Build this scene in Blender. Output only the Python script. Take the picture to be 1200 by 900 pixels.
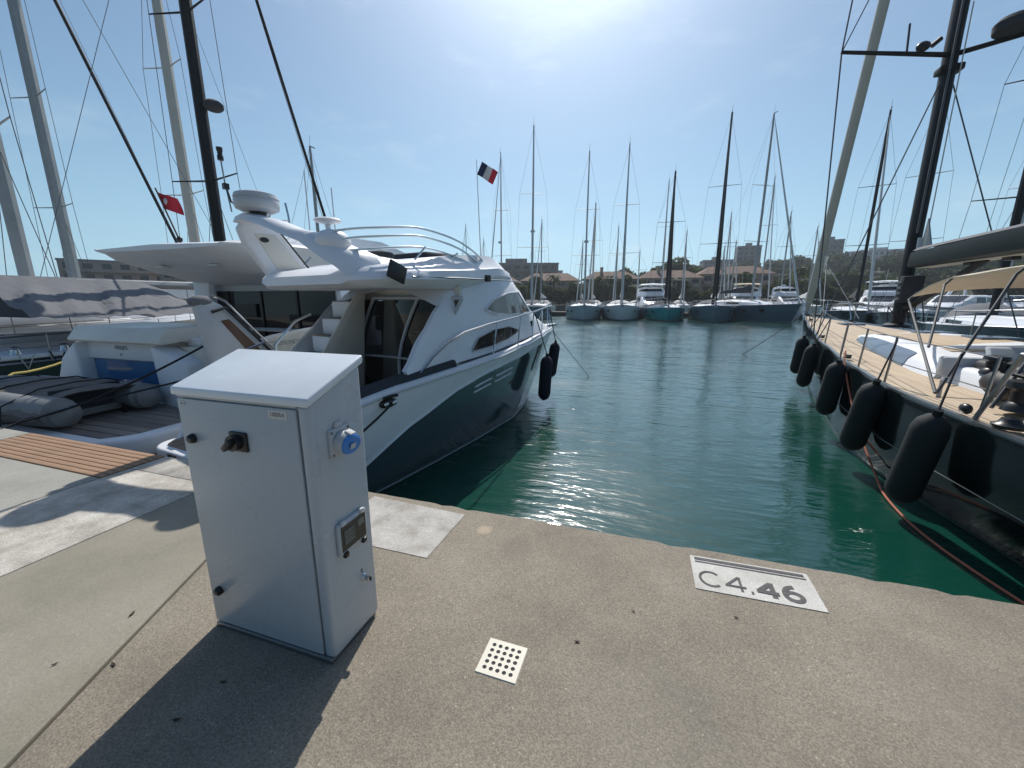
import bpy, bmesh, math, random
from mathutils import Vector, Matrix
R = math.radians
PI = math.pi
sc = bpy.context.scene
random.seed(7)
for o in list(bpy.data.objects):
    bpy.data.objects.remove(o)
C = sc.collection

# ------------------------------------------------------------------ camera
cam = bpy.data.cameras.new("camera")
cam.sensor_width = 36.0
cam.lens = 36.0 * 468.0 / 1200.0
cam.clip_start = 0.05
cam.clip_end = 5000.0
cob = bpy.data.objects.new("camera", cam)
C.objects.link(cob)
cob.location = (0, 0, 1.6)
cob.rotation_euler = (R(90 - 12.06), 0, R(18))
sc.camera = cob

# ------------------------------------------------------------------ sky, sun, exposure
SUN_EL, SUN_AZ = R(46.5), R(12.0)          # azimuth measured to the left of +Y
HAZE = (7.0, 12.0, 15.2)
world = bpy.data.worlds.new("World")
sc.world = world
world.use_nodes = True
wt = world.node_tree
for n in list(wt.nodes):
    wt.nodes.remove(n)
wo = wt.nodes.new("ShaderNodeOutputWorld")
wb = wt.nodes.new("ShaderNodeBackground")
sky = wt.nodes.new("ShaderNodeTexSky")
sky.sky_type = 'NISHITA'
sky.sun_disc = False
sky.sun_elevation = SUN_EL
sky.sun_rotation = -SUN_AZ
sky.air_density = 1.15
sky.dust_density = 0.45
sky.ozone_density = 2.2
wb.inputs[1].default_value = 0.068
# thin high cloud
wtc = wt.nodes.new("ShaderNodeTexCoord")
wmap = wt.nodes.new("ShaderNodeMapping")
wmap.inputs['Scale'].default_value = (1.6, 1.6, 5.0)
wn = wt.nodes.new("ShaderNodeTexNoise")
wn.inputs['Scale'].default_value = 2.3
wn.inputs['Detail'].default_value = 7
wn.inputs['Roughness'].default_value = 0.6
wr = wt.nodes.new("ShaderNodeMapRange")
wr.inputs[1].default_value = 0.55
wr.inputs[2].default_value = 0.85
wr.inputs[3].default_value = 0.0
wr.inputs[4].default_value = 0.45
wm = wt.nodes.new("ShaderNodeMix")
wm.data_type = 'RGBA'
wm.inputs[7].default_value = (10.0, 11.8, 13.0, 1)
wt.links.new(wtc.outputs['Generated'], wmap.inputs[0])
wt.links.new(wmap.outputs[0], wn.inputs['Vector'])
wt.links.new(wn.outputs[0], wr.inputs[0])
# pale marine haze low in the sky, thinning with height
wsx = wt.nodes.new("ShaderNodeSeparateXYZ"); wt.links.new(wtc.outputs['Generated'], wsx.inputs[0])
wab = wt.nodes.new("ShaderNodeMath"); wab.operation = 'ABSOLUTE'; wt.links.new(wsx.outputs[2], wab.inputs[0])
wml = wt.nodes.new("ShaderNodeMath"); wml.operation = 'MULTIPLY'; wml.inputs[1].default_value = -4.2; wt.links.new(wab.outputs[0], wml.inputs[0])
wex = wt.nodes.new("ShaderNodeMath"); wex.operation = 'EXPONENT'; wt.links.new(wml.outputs[0], wex.inputs[0])
wsc = wt.nodes.new("ShaderNodeMath"); wsc.operation = 'MULTIPLY'; wsc.inputs[1].default_value = 0.88; wt.links.new(wex.outputs[0], wsc.inputs[0])
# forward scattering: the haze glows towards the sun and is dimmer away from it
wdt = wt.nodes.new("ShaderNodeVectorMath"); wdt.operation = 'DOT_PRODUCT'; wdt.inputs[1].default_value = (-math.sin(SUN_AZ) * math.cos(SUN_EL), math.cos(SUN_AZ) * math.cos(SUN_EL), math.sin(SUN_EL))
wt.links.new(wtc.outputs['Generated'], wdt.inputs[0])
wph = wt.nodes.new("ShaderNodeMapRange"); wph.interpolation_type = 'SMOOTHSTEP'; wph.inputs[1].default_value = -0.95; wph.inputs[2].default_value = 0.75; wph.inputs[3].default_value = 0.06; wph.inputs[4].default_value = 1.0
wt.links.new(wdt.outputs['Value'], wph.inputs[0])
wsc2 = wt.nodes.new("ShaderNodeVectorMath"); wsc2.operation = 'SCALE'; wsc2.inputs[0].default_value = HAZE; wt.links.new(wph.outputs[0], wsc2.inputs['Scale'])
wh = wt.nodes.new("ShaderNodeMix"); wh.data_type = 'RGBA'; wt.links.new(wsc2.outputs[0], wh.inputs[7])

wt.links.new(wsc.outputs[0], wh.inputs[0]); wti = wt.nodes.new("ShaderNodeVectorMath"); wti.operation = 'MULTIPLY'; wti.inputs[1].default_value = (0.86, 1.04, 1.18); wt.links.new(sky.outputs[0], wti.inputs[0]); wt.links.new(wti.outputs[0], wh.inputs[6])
wt.links.new(wr.outputs[0], wm.inputs[0])
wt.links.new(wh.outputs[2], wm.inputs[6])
# aureole round the sun (forward scattering in hazy air): a broad and a tight lobe
wmx = wt.nodes.new("ShaderNodeMath"); wmx.operation = 'MAXIMUM'; wmx.inputs[1].default_value = 0.0; wt.links.new(wdt.outputs['Value'], wmx.inputs[0])
cur = wm.outputs[2]
for pw, st in ((5.0, 1.7), (18.0, 7.0), (60.0, 16.0)):
    wp_ = wt.nodes.new("ShaderNodeMath"); wp_.operation = 'POWER'; wp_.inputs[1].default_value = pw; wt.links.new(wmx.outputs[0], wp_.inputs[0])
    wv = wt.nodes.new("ShaderNodeVectorMath"); wv.operation = 'SCALE'; wv.inputs[0].default_value = (st, st * 1.01, st * 1.03); wt.links.new(wp_.outputs[0], wv.inputs['Scale'])
    wa = wt.nodes.new("ShaderNodeVectorMath"); wa.operation = 'ADD'; wt.links.new(cur, wa.inputs[0]); wt.links.new(wv.outputs[0], wa.inputs[1]); cur = wa.outputs[0]
wt.links.new(cur, wb.inputs[0])
wt.links.new(wb.outputs[0], wo.inputs[0])

sl = bpy.data.lights.new("sun", 'SUN')
sl.energy = 4.15
sl.angle = R(0.5)
sl.color = (1.0, 0.95, 0.87)
so = bpy.data.objects.new("sun", sl)
C.objects.link(so)
sd = Vector((-math.sin(SUN_AZ) * math.cos(SUN_EL), math.cos(SUN_AZ) * math.cos(SUN_EL), math.sin(SUN_EL)))
so.rotation_euler = sd.to_track_quat('Z', 'Y').to_euler()
so.location = sd * 60
sc.view_settings.view_transform = 'Standard'
sc.view_settings.look = 'None'
sc.view_settings.exposure = 0.0
sc.view_settings.gamma = 1.0
sc.view_settings.use_curve_mapping = False

WZ = -0.8      # water level; the quay top is z = 0

# ------------------------------------------------------------------ helpers
class MB:
    def __init__(s):
        s.v = []; s.f = []
    def add(s, vs, fs):
        b = len(s.v)
        s.v += [tuple(p) for p in vs]
        s.f += [tuple(b + i for i in f) for f in fs]
        return s
    def box(s, c, d, rz=0, rx=0, ry=0):
        m = Matrix.Rotation(rz, 3, 'Z') @ Matrix.Rotation(ry, 3, 'Y') @ Matrix.Rotation(rx, 3, 'X')
        c = Vector(c)
        vs = [c + m @ Vector((x * d[0] / 2, y * d[1] / 2, z * d[2] / 2)) for x in (-1, 1) for y in (-1, 1) for z in (-1, 1)]
        return s.add(vs, [(0, 1, 3, 2), (4, 6, 7, 5), (0, 4, 5, 1), (2, 3, 7, 6), (0, 2, 6, 4), (1, 5, 7, 3)])
    def bb(s, x0, x1, y0, y1, z0, z1):
        return s.box(((x0 + x1) / 2, (y0 + y1) / 2, (z0 + z1) / 2), (abs(x1 - x0), abs(y1 - y0), abs(z1 - z0)))
    def extr(s, pts, off):
        n = len(pts); off = Vector(off)
        vs = [Vector(p) for p in pts] + [Vector(p) + off for p in pts]
        fs = [tuple(range(n)), tuple(range(2 * n - 1, n - 1, -1))] + [(i, (i + 1) % n, n + (i + 1) % n, n + i) for i in range(n)]
        return s.add(vs, fs)
    def prism(s, pts, z0, z1):
        return s.extr([(p[0], p[1], z0) for p in pts], (0, 0, z1 - z0))
    def tube(s, path, r, n=6, cap=True):
        P = [Vector(p) for p in path]; k = len(P)
        rr = r if isinstance(r, (list, tuple)) else [r] * k
        rings = []
        up = None
        for i in range(k):
            t = (P[min(i + 1, k - 1)] - P[max(i - 1, 0)])
            if t.length < 1e-9: t = Vector((0, 0, 1))
            t.normalize()
            if up is None:
                up = Vector((0, 0, 1)) if abs(t.z) < 0.9 else Vector((1, 0, 0))
            a = up - t * up.dot(t)
            if a.length < 1e-4:
                a = Vector((1, 0, 0)) - t * t.x
            a.normalize(); b = t.cross(a); up = a
            rings.append([P[i] + (a * math.cos(q * 2 * PI / n) + b * math.sin(q * 2 * PI / n)) * rr[i] for q in range(n)])
        return s.loft(rings, True, cap)
    def loft(s, rings, closed=True, cap=False):
        n = len(rings[0]); vs = [p for r_ in rings for p in r_]; fs = []
        for i in range(len(rings) - 1):
            for j in range(n if closed else n - 1):
                k = (j + 1) % n
                fs.append((i * n + j, i * n + k, (i + 1) * n + k, (i + 1) * n + j))
        if cap:
            fs.append(tuple(range(n - 1, -1, -1))); m = (len(rings) - 1) * n
            fs.append(tuple(m + i for i in range(n)))
        return s.add(vs, fs)
    def lathe(s, prof, c=(0, 0, 0), n=14, axis=(0, 0, 1)):
        q = Vector((0, 0, 1)).rotation_difference(Vector(axis)); c = Vector(c)
        rings = [[c + q @ Vector((max(r_, 1e-4) * math.cos(a * 2 * PI / n), max(r_, 1e-4) * math.sin(a * 2 * PI / n), z)) for a in range(n)] for r_, z in prof]
        return s.loft(rings, True, True)
    def ell(s, c, r, n=12, m=7):
        rings = []
        for i in range(m + 1):
            t = PI * (i / m) ; t = min(max(t, 0.02), PI - 0.02)
            rings.append([(c[0] + r[0] * math.sin(t) * math.cos(a * 2 * PI / n), c[1] + r[1] * math.sin(t) * math.sin(a * 2 * PI / n), c[2] - r[2] * math.cos(t)) for a in range(n)])
        return s.loft(rings, True, True)
    def poly(s, pts):
        return s.add(pts, [tuple(range(len(pts)))])
    def build(s, name, mat, parent=None, smooth=True, bevel=0, seg=2, ang=38, kind=None, solid=0):
        me = bpy.data.meshes.new(name)
        me.from_pydata(s.v, [], s.f)
        bm = bmesh.new(); bm.from_mesh(me)
        bmesh.ops.remove_doubles(bm, verts=bm.verts, dist=1e-5)
        bmesh.ops.recalc_face_normals(bm, faces=bm.faces)
        if solid:
            bmesh.ops.solidify(bm, geom=bm.faces[:], thickness=solid)
            bmesh.ops.recalc_face_normals(bm, faces=bm.faces)
        if bevel:
            es = [e for e in bm.edges if len(e.link_faces) == 2 and e.calc_face_angle(0) > R(28)]
            if es:
                bmesh.ops.bevel(bm, geom=es, offset=bevel, segments=seg, affect='EDGES', profile=0.5, clamp_overlap=True)
        for e in bm.edges:
            if len(e.link_faces) == 2 and e.calc_face_angle(0) > R(ang):
                e.smooth = False
        for f in bm.faces:
            f.smooth = smooth
        bm.to_mesh(me); bm.free()
        if mat: me.materials.append(mat)
        o = bpy.data.objects.new(name, me)
        C.objects.link(o)
        if parent: o.parent = parent
        if kind: o['kind'] = kind
        return o

def tag(o, label=None, cat=None, group=None, kind=None):
    if label: o['label'] = label
    if cat: o['category'] = cat
    if group: o['group'] = group
    if kind: o['kind'] = kind
    return o

def empty(name, loc=(0, 0, 0), rz=0, label=None, cat=None, group=None):
    o = bpy.data.objects.new(name, None)
    C.objects.link(o)
    o.location = loc; o.rotation_euler = (0, 0, rz); o.empty_display_size = 0.3
    return tag(o, label, cat, group)

def copy_tree(o, parent=None):
    c = o.copy(); C.objects.link(c)
    if parent: c.parent = parent
    for ch in [x for x in bpy.data.objects if x.parent == o]:
        copy_tree(ch, c)
    return c

def text(name, body, size, mat, parent, loc, rot, depth=0.001):
    cu = bpy.data.curves.new(name, 'FONT')
    cu.body = body; cu.size = size; cu.extrude = depth; cu.align_x = 'CENTER'; cu.align_y = 'CENTER'
    t = bpy.data.objects.new(name + "_src", cu); C.objects.link(t)
    dg = bpy.context.evaluated_depsgraph_get()
    me = bpy.data.meshes.new_from_object(t.evaluated_get(dg))
    bpy.data.objects.remove(t); bpy.data.curves.remove(cu)
    me.materials.clear(); me.materials.append(mat)
    o = bpy.data.objects.new(name, me); C.objects.link(o)
    if parent: o.parent = parent
    o.location = loc; o.rotation_euler = rot
    return o

# ------------------------------------------------------------------ materials
def mat(name, col, rough=0.5, metal=0.0, var=0.0, vscale=4.0, bump=0.0, bscale=60.0, coat=0.0, spec=0.5, vcol=None, sub=0.0, stretch=None):
    m = bpy.data.materials.new(name); m.use_nodes = True
    nt = m.node_tree; p = nt.nodes['Principled BSDF']
    p.inputs['Base Color'].default_value = (*col, 1)
    p.inputs['Roughness'].default_value = rough
    p.inputs['Metallic'].default_value = metal
    p.inputs['Coat Weight'].default_value = coat
    p.inputs['Specular IOR Level'].default_value = spec
    if var or bump or vcol:
        tc = nt.nodes.new('ShaderNodeTexCoord'); src = tc.outputs['Object']
        if stretch:
            mp = nt.nodes.new('ShaderNodeMapping'); mp.inputs['Scale'].default_value = stretch
            nt.links.new(src, mp.inputs[0]); src = mp.outputs[0]
        if var or vcol:
            n = nt.nodes.new('ShaderNodeTexNoise'); n.inputs['Scale'].default_value = vscale; n.inputs['Detail'].default_value = 6
            n.inputs['Roughness'].default_value = 0.65
            nt.links.new(src, n.inputs['Vector'])
            rp = nt.nodes.new('ShaderNodeValToRGB')
            lo = vcol if vcol else tuple(c * (1 - var) for c in col)
            hi = col if vcol else tuple(min(1, c * (1 + var)) for c in col)
            rp.color_ramp.elements[0].position = 0.32; rp.color_ramp.elements[1].position = 0.68
            rp.color_ramp.elements[0].color = (*lo, 1); rp.color_ramp.elements[1].color = (*hi, 1)
            nt.links.new(n.outputs[0], rp.inputs[0]); nt.links.new(rp.outputs[0], p.inputs['Base Color'])
            if var:
                mr = nt.nodes.new('ShaderNodeMapRange'); mr.inputs[3].default_value = max(0.02, rough - 0.08); mr.inputs[4].default_value = min(1, rough + 0.12)
                nt.links.new(n.outputs[0], mr.inputs[0]); nt.links.new(mr.outputs[0], p.inputs['Roughness'])
        if bump:
            b = nt.nodes.new('ShaderNodeBump'); n2 = nt.nodes.new('ShaderNodeTexNoise'); n2.inputs['Scale'].default_value = bscale; n2.inputs['Detail'].default_value = 4
            nt.links.new(src, n2.inputs['Vector']); nt.links.new(n2.outputs[0], b.inputs['Height'])
            b.inputs['Strength'].default_value = bump; b.inputs['Distance'].default_value = 0.01
            nt.links.new(b.outputs[0], p.inputs['Normal'])
    return m

M = {}
M['gel'] = mat('white_gelcoat', (0.80, 0.82, 0.86), 0.42, var=0.05, vscale=1.6, spec=.3)
M['gel_cream'] = mat('cream_gelcoat', (0.70, 0.68, 0.62), 0.3, var=0.06, vscale=1.5)
M['gel_grey'] = mat('light_grey_gelcoat', (0.50, 0.53, 0.56), 0.3, var=0.06, vscale=1.5)
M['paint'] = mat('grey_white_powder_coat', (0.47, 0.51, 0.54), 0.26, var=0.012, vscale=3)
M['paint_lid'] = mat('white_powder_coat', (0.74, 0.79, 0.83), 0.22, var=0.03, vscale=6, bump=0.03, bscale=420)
M['gap'] = mat('dark_gap', (0.03, 0.03, 0.035), 0.8)
M['black'] = mat('black_plastic', (0.012, 0.012, 0.013), 0.35)
M['rubber'] = mat('black_rubber', (0.010, 0.010, 0.012), 0.55, var=0.2, vscale=9)
M['fender'] = mat('dark_fender_cloth', (0.012, 0.017, 0.020), 0.75, var=0.2, vscale=5, bump=0.25, bscale=150)
M['fender_navy'] = mat('navy_fender_cloth', (0.010, 0.012, 0.028), 0.8, var=0.2, vscale=6, bump=0.3, bscale=150)
M['blue'] = mat('blue_plastic', (0.04, 0.22, 0.62), 0.3)
M['grey_pl'] = mat('light_grey_plastic', (0.46, 0.48, 0.50), 0.4)
M['steel'] = mat('stainless_steel', (0.62, 0.63, 0.64), 0.18, 1.0)
M['steel_dull'] = mat('dull_steel', (0.32, 0.33, 0.34), 0.35, 0.9)
M['alu'] = mat('grey_aluminium_mast', (0.34, 0.35, 0.35), 0.45, 0.3, var=0.08, vscale=2)
M['alu_warm'] = mat('beige_mast_paint', (0.50, 0.48, 0.43), 0.5, var=0.06, vscale=2)
M['carbon'] = mat('black_carbon_mast', (0.010, 0.012, 0.015), 0.5, var=0.15, vscale=1.2, spec=.25)
M['wire'] = mat('rigging_wire', (0.09, 0.10, 0.115), 0.6, 0.0, spec=.2)
M['dglass'] = mat('dark_glass', (0.012, 0.013, 0.016), 0.05, spec=0.6)
M['wglass'] = mat('bronze_window_film', (0.10, 0.075, 0.06), 0.07, spec=0.7)
M['bglass'] = mat('blue_tinted_glass', (0.05, 0.17, 0.36), 0.06, spec=0.7)
M['gglass'] = mat('grey_blue_deck_window', (0.16, 0.19, 0.25), 0.12, spec=0.6)
M['meter'] = mat('meter_window', (0.02, 0.028, 0.025), 0.12)
M['hull_grey'] = mat('dark_slate_hull', (0.045, 0.080, 0.092), 0.12, coat=0.5, var=0.05, vscale=1)
M['hull_black'] = mat('black_navy_hull', (0.004, 0.008, 0.009), 0.10, spec=.32)
M['boot'] = mat('boot_stripe', (0.16, 0.22, 0.22), 0.4)
M['canvas_grey'] = mat('grey_canvas', (0.17, 0.175, 0.19), 0.9, var=0.12, vscale=3, bump=0.6, bscale=7)
M['canvas_dark'] = mat('dark_canvas', (0.035, 0.04, 0.05), 0.9, var=0.15, vscale=3)
M['canvas_beige'] = mat('beige_canvas', (0.62, 0.53, 0.40), 0.9, var=0.06, vscale=3, bump=0.3, bscale=12)
M['canvas_white'] = mat('white_sailcloth', (0.66, 0.66, 0.64), 0.85, var=0.08, vscale=3, bump=0.5, bscale=8)
M['hypalon'] = mat('grey_inflatable_tube', (0.22, 0.225, 0.23), 0.6, var=0.12, vscale=2.5, bump=0.3, bscale=8)
M['hypcover'] = mat('taupe_tender_cover', (0.17, 0.155, 0.145), 0.9, var=0.12, vscale=2.5, bump=0.6, bscale=6)
M['wood'] = mat('brown_varnished_wood', (0.10, 0.045, 0.022), 0.3, var=0.25, vscale=6, stretch=(1, 6, 6))
M['leather'] = mat('brown_leather', (0.10, 0.055, 0.035), 0.5, var=0.15, vscale=5)
M['rope_black'] = mat('black_rope', (0.012, 0.013, 0.02), 0.85, bump=0.4, bscale=200)
M['rope_yellow'] = mat('yellow_rope', (0.50, 0.40, 0.12), 0.8, bump=0.4, bscale=200)
M['rope_orange'] = mat('faded_orange_rope', (0.46, 0.15, 0.09), 0.8, bump=0.4, bscale=200)
M['rope_white'] = mat('white_rope', (0.5, 0.5, 0.48), 0.85)
M['letter'] = mat('grey_lettering', (0.16, 0.15, 0.15), 0.5)
M['letter_dim'] = mat('pale_grey_lettering', (0.27, 0.28, 0.31), 0.5)
M['red'] = mat('red_flag_cloth', (0.55, 0.03, 0.05), 0.85)
M['flag_white'] = mat('white_flag_cloth', (0.62, 0.62, 0.62), 0.85)
M['flag_blue'] = mat('blue_flag_cloth', (0.02, 0.035, 0.09), 0.85)
M['red_dull'] = mat('red_liferaft_cloth', (0.40, 0.05, 0.05), 0.7)
M['hull_teal'] = mat('turquoise_hull', (0.02, 0.34, 0.37), 0.2, coat=0.3)
M['hull_blue'] = mat('steel_blue_hull', (0.15, 0.22, 0.28), 0.2, coat=0.3)
M['hull_pale'] = mat('pale_grey_blue_hull', (0.46, 0.53, 0.58), 0.25, coat=0.3)
M['hull_white'] = mat('chalk_white_hull', (0.72, 0.75, 0.78), 0.25, coat=0.3)
M['hull_steel'] = mat('slate_blue_hull', (0.07, 0.13, 0.17), 0.2, coat=0.3)
M['hull_navy'] = mat('navy_hull', (0.02, 0.035, 0.06), 0.15, coat=0.3)
M['hull_green'] = mat('dark_green_hull', (0.02, 0.045, 0.045), 0.3)
M['tan'] = mat('tan_cushion', (0.36, 0.22, 0.13), 0.8)
M['leaf_dry'] = mat('dry_leaf', (0.045, 0.03, 0.02), 0.9)

def teak_mat(name, axis, pitch, light, dark):
    """Teak planks with dark caulking, planks running across `axis`."""
    m = bpy.data.materials.new(name); m.use_nodes = True
    nt = m.node_tree; p = nt.nodes['Principled BSDF']; L = nt.links.new
    tc = nt.nodes.new('ShaderNodeTexCoord'); sx = nt.nodes.new('ShaderNodeSeparateXYZ'); L(tc.outputs['Object'], sx.inputs[0])
    md = nt.nodes.new('ShaderNodeMath'); md.operation = 'DIVIDE'; md.inputs[1].default_value = pitch; L(sx.outputs[axis], md.inputs[0])
    fr = nt.nodes.new('ShaderNodeMath'); fr.operation = 'FRACT'; L(md.outputs[0], fr.inputs[0])
    lt = nt.nodes.new('ShaderNodeMath'); lt.operation = 'LESS_THAN'; lt.inputs[1].default_value = 0.09; L(fr.outputs[0], lt.inputs[0])
    fl = nt.nodes.new('ShaderNodeMath'); fl.operation = 'FLOOR'; L(md.outputs[0], fl.inputs[0])
    wn_ = nt.nodes.new('ShaderNodeTexWhiteNoise'); wn_.noise_dimensions = '1D'; L(fl.outputs[0], wn_.inputs['W'])
    no = nt.nodes.new('ShaderNodeTexNoise'); no.inputs['Scale'].default_value = 9; no.inputs['Detail'].default_value = 5
    mp = nt.nodes.new('ShaderNodeMapping'); mp.inputs['Scale'].default_value = (1, 0.15, 1) if axis == 'X' else (0.15, 1, 1)
    L(tc.outputs['Object'], mp.inputs[0]); L(mp.outputs[0], no.inputs['Vector'])
    ad = nt.nodes.new('ShaderNodeMath'); ad.operation = 'MULTIPLY_ADD'; ad.inputs[1].default_value = 0.45; L(wn_.outputs[0], ad.inputs[0])
    L(no.outputs[0], ad.inputs[2])
    rp = nt.nodes.new('ShaderNodeValToRGB'); rp.color_ramp.elements[0].position = 0.35; rp.color_ramp.elements[1].position = 0.95
    rp.color_ramp.elements[0].color = (*dark, 1); rp.color_ramp.elements[1].color = (*light, 1)
    L(ad.outputs[0], rp.inputs[0])
    mx = nt.nodes.new('ShaderNodeMix'); mx.data_type = 'RGBA'; mx.inputs[7].default_value = (0.05, 0.045, 0.04, 1)
    ml = nt.nodes.new('ShaderNodeMath'); ml.operation = 'MULTIPLY'; ml.inputs[1].default_value = 0.75; L(lt.outputs[0], ml.inputs[0])
    L(ml.outputs[0], mx.inputs[0]); L(rp.outputs[0], mx.inputs[6]); L(mx.outputs[2], p.inputs['Base Color'])
    p.inputs['Roughness'].default_value = 0.7
    return m
M['teak'] = teak_mat('weathered_teak_deck', 'X', 0.055, (0.62, 0.49, 0.35), (0.50, 0.38, 0.26))
M['teak_grey'] = teak_mat('grey_teak_platform', 'Y', 0.16, (0.28, 0.24, 0.21), (0.17, 0.145, 0.13))
M['teak_brown'] = teak_mat('brown_teak_platform', 'X', 0.07, (0.34, 0.25, 0.17), (0.22, 0.15, 0.10))
M['plank'] = mat('brown_decking_board', (0.34, 0.21, 0.13), 0.7, var=0.25, vscale=7, bump=0.3, bscale=40, stretch=(0.25, 6, 6))

def concrete_mat(name, base, dark, pale, agg=1.0, patch=0.5, spots=(), scale=1.3):
    m = bpy.data.materials.new(name); m.use_nodes = True
    nt = m.node_tree; p = nt.nodes['Principled BSDF']; L = nt.links.new
    tc = nt.nodes.new('ShaderNodeTexCoord')
    n1 = nt.nodes.new('ShaderNodeTexNoise'); n1.inputs['Scale'].default_value = scale; n1.inputs['Detail'].default_value = 8; n1.inputs['Roughness'].default_value = 0.62
    n2 = nt.nodes.new('ShaderNodeTexNoise'); n2.inputs['Scale'].default_value = 150; n2.inputs['Detail'].default_value = 3
    v = nt.nodes.new('ShaderNodeTexVoronoi'); v.inputs['Scale'].default_value = 190; v.inputs['Randomness'].default_value = 1
    v2 = nt.nodes.new('ShaderNodeTexVoronoi'); v2.inputs['Scale'].default_value = 48
    for n in (n1, n2, v, v2): L(tc.outputs['Object'], n.inputs['Vector'])
    rp = nt.nodes.new('ShaderNodeValToRGB'); e = rp.color_ramp.elements
    e[0].position = 0.34; e[0].color = (*dark, 1); e[1].position = 0.66; e[1].color = (*pale, 1)
    mid = e.new(0.5); mid.color = (*base, 1)
    L(n1.outputs[0], rp.inputs[0])
    # aggregate grains: each cell its own tone
    sp = nt.nodes.new('ShaderNodeSeparateColor'); L(v.outputs['Color'], sp.inputs[0])
    g = nt.nodes.new('ShaderNodeMapRange'); g.inputs[3].default_value = 1 - 0.30 * agg; g.inputs[4].default_value = 1 + 0.26 * agg; L(sp.outputs[0], g.inputs[0])
    f = nt.nodes.new('ShaderNodeMapRange'); f.inputs[3].default_value = 1 - 0.25 * agg; f.inputs[4].default_value = 1 + 0.25 * agg; L(n2.outputs[0], f.inputs[0])
    mu = nt.nodes.new('ShaderNodeMath'); mu.operation = 'MULTIPLY'; L(g.outputs[0], mu.inputs[0]); L(f.outputs[0], mu.inputs[1])
    # sparse pale pebbles
    sp2 = nt.nodes.new('ShaderNodeSeparateColor'); L(v2.outputs['Color'], sp2.inputs[0])
    gt = nt.nodes.new('ShaderNodeMath'); gt.operation = 'GREATER_THAN'; gt.inputs[1].default_value = 0.90; L(sp2.outputs[1], gt.inputs[0])
    near = nt.nodes.new('ShaderNodeMath'); near.operation = 'LESS_THAN'; near.inputs[1].default_value = 0.22; L(v2.outputs['Distance'], near.inputs[0])
    pb = nt.nodes.new('ShaderNodeMath'); pb.operation = 'MULTIPLY'; L(gt.outputs[0], pb.inputs[0]); L(near.outputs[0], pb.inputs[1])
    pbs = nt.nodes.new('ShaderNodeMath'); pbs.operation = 'MULTIPLY_ADD'; pbs.inputs[1].default_value = 0.5 * agg; L(pb.outputs[0], pbs.inputs[0]); L(mu.outputs[0], pbs.inputs[2])
    vm = nt.nodes.new('ShaderNodeVectorMath'); vm.operation = 'SCALE'; L(rp.outputs[0], vm.inputs[0]); L(pbs.outputs[0], vm.inputs['Scale'])
    wq = nt.nodes.new('ShaderNodeTexNoise'); wq.inputs['Scale'].default_value = 2.2; wq.inputs['Detail'].default_value = 6; L(tc.outputs['Object'], wq.inputs['Vector'])
    wmx_ = nt.nodes.new('ShaderNodeMix'); wmx_.data_type = 'RGBA'; wmx_.blend_type = 'LINEAR_LIGHT'; wmx_.inputs[0].default_value = .22; L(tc.outputs['Object'], wmx_.inputs[6]); L(wq.outputs['Color'], wmx_.inputs[7])
    cv_ = nt.nodes.new('ShaderNodeTexVoronoi'); cv_.feature = 'DISTANCE_TO_EDGE'; cv_.inputs['Scale'].default_value = .42; L(wmx_.outputs[2], cv_.inputs['Vector'])
    cl_ = nt.nodes.new('ShaderNodeMapRange'); cl_.inputs[1].default_value = .0008; cl_.inputs[2].default_value = .0026; cl_.inputs[3].default_value = .93; cl_.inputs[4].default_value = 1.0; L(cv_.outputs['Distance'], cl_.inputs[0])
    vm2 = nt.nodes.new('ShaderNodeVectorMath'); vm2.operation = 'SCALE'; L(vm.outputs[0], vm2.inputs[0]); L(cl_.outputs[0], vm2.inputs['Scale'])
    cur = vm2.outputs[0]
    for (x, y, r_, col, amt) in spots:
        d = nt.nodes.new('ShaderNodeVectorMath'); d.operation = 'DISTANCE'; d.inputs[1].default_value = (x, y, 0)
        wob = nt.nodes.new('ShaderNodeTexNoise'); wob.inputs['Scale'].default_value = 9; wob.inputs['Detail'].default_value = 4; L(tc.outputs['Object'], wob.inputs['Vector'])
        L(tc.outputs['Object'], d.inputs[0])
        w2 = nt.nodes.new('ShaderNodeMath'); w2.operation = 'MULTIPLY_ADD'; w2.inputs[1].default_value = r_ * 0.9; L(wob.outputs[0], w2.inputs[0]); L(d.outputs['Value'], w2.inputs[2])
        mr = nt.nodes.new('ShaderNodeMapRange'); mr.interpolation_type = 'SMOOTHSTEP'
        mr.inputs[1].default_value = r_ * 1.6; mr.inputs[2].default_value = r_ * 0.95; mr.inputs[3].default_value = 0; mr.inputs[4].default_value = amt
        L(w2.outputs[0], mr.inputs[0])
        mx = nt.nodes.new('ShaderNodeMix'); mx.data_type = 'RGBA'; mx.blend_type = 'MIX'; mx.inputs[7].default_value = (*col, 1)
        L(mr.outputs[0], mx.inputs[0]); L(cur, mx.inputs[6]); cur = mx.outputs[2]
    L(cur, p.inputs['Base Color'])
    p.inputs['Roughness'].default_value = 0.88
    p.inputs['Specular IOR Level'].default_value = 0.3
    b = nt.nodes.new('ShaderNodeBump'); b.inputs['Strength'].default_value = 0.55 * agg; b.inputs['Distance'].default_value = 0.004
    L(mu.outputs[0], b.inputs['Height']); L(b.outputs[0], p.inputs['Normal'])
    return m

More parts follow.
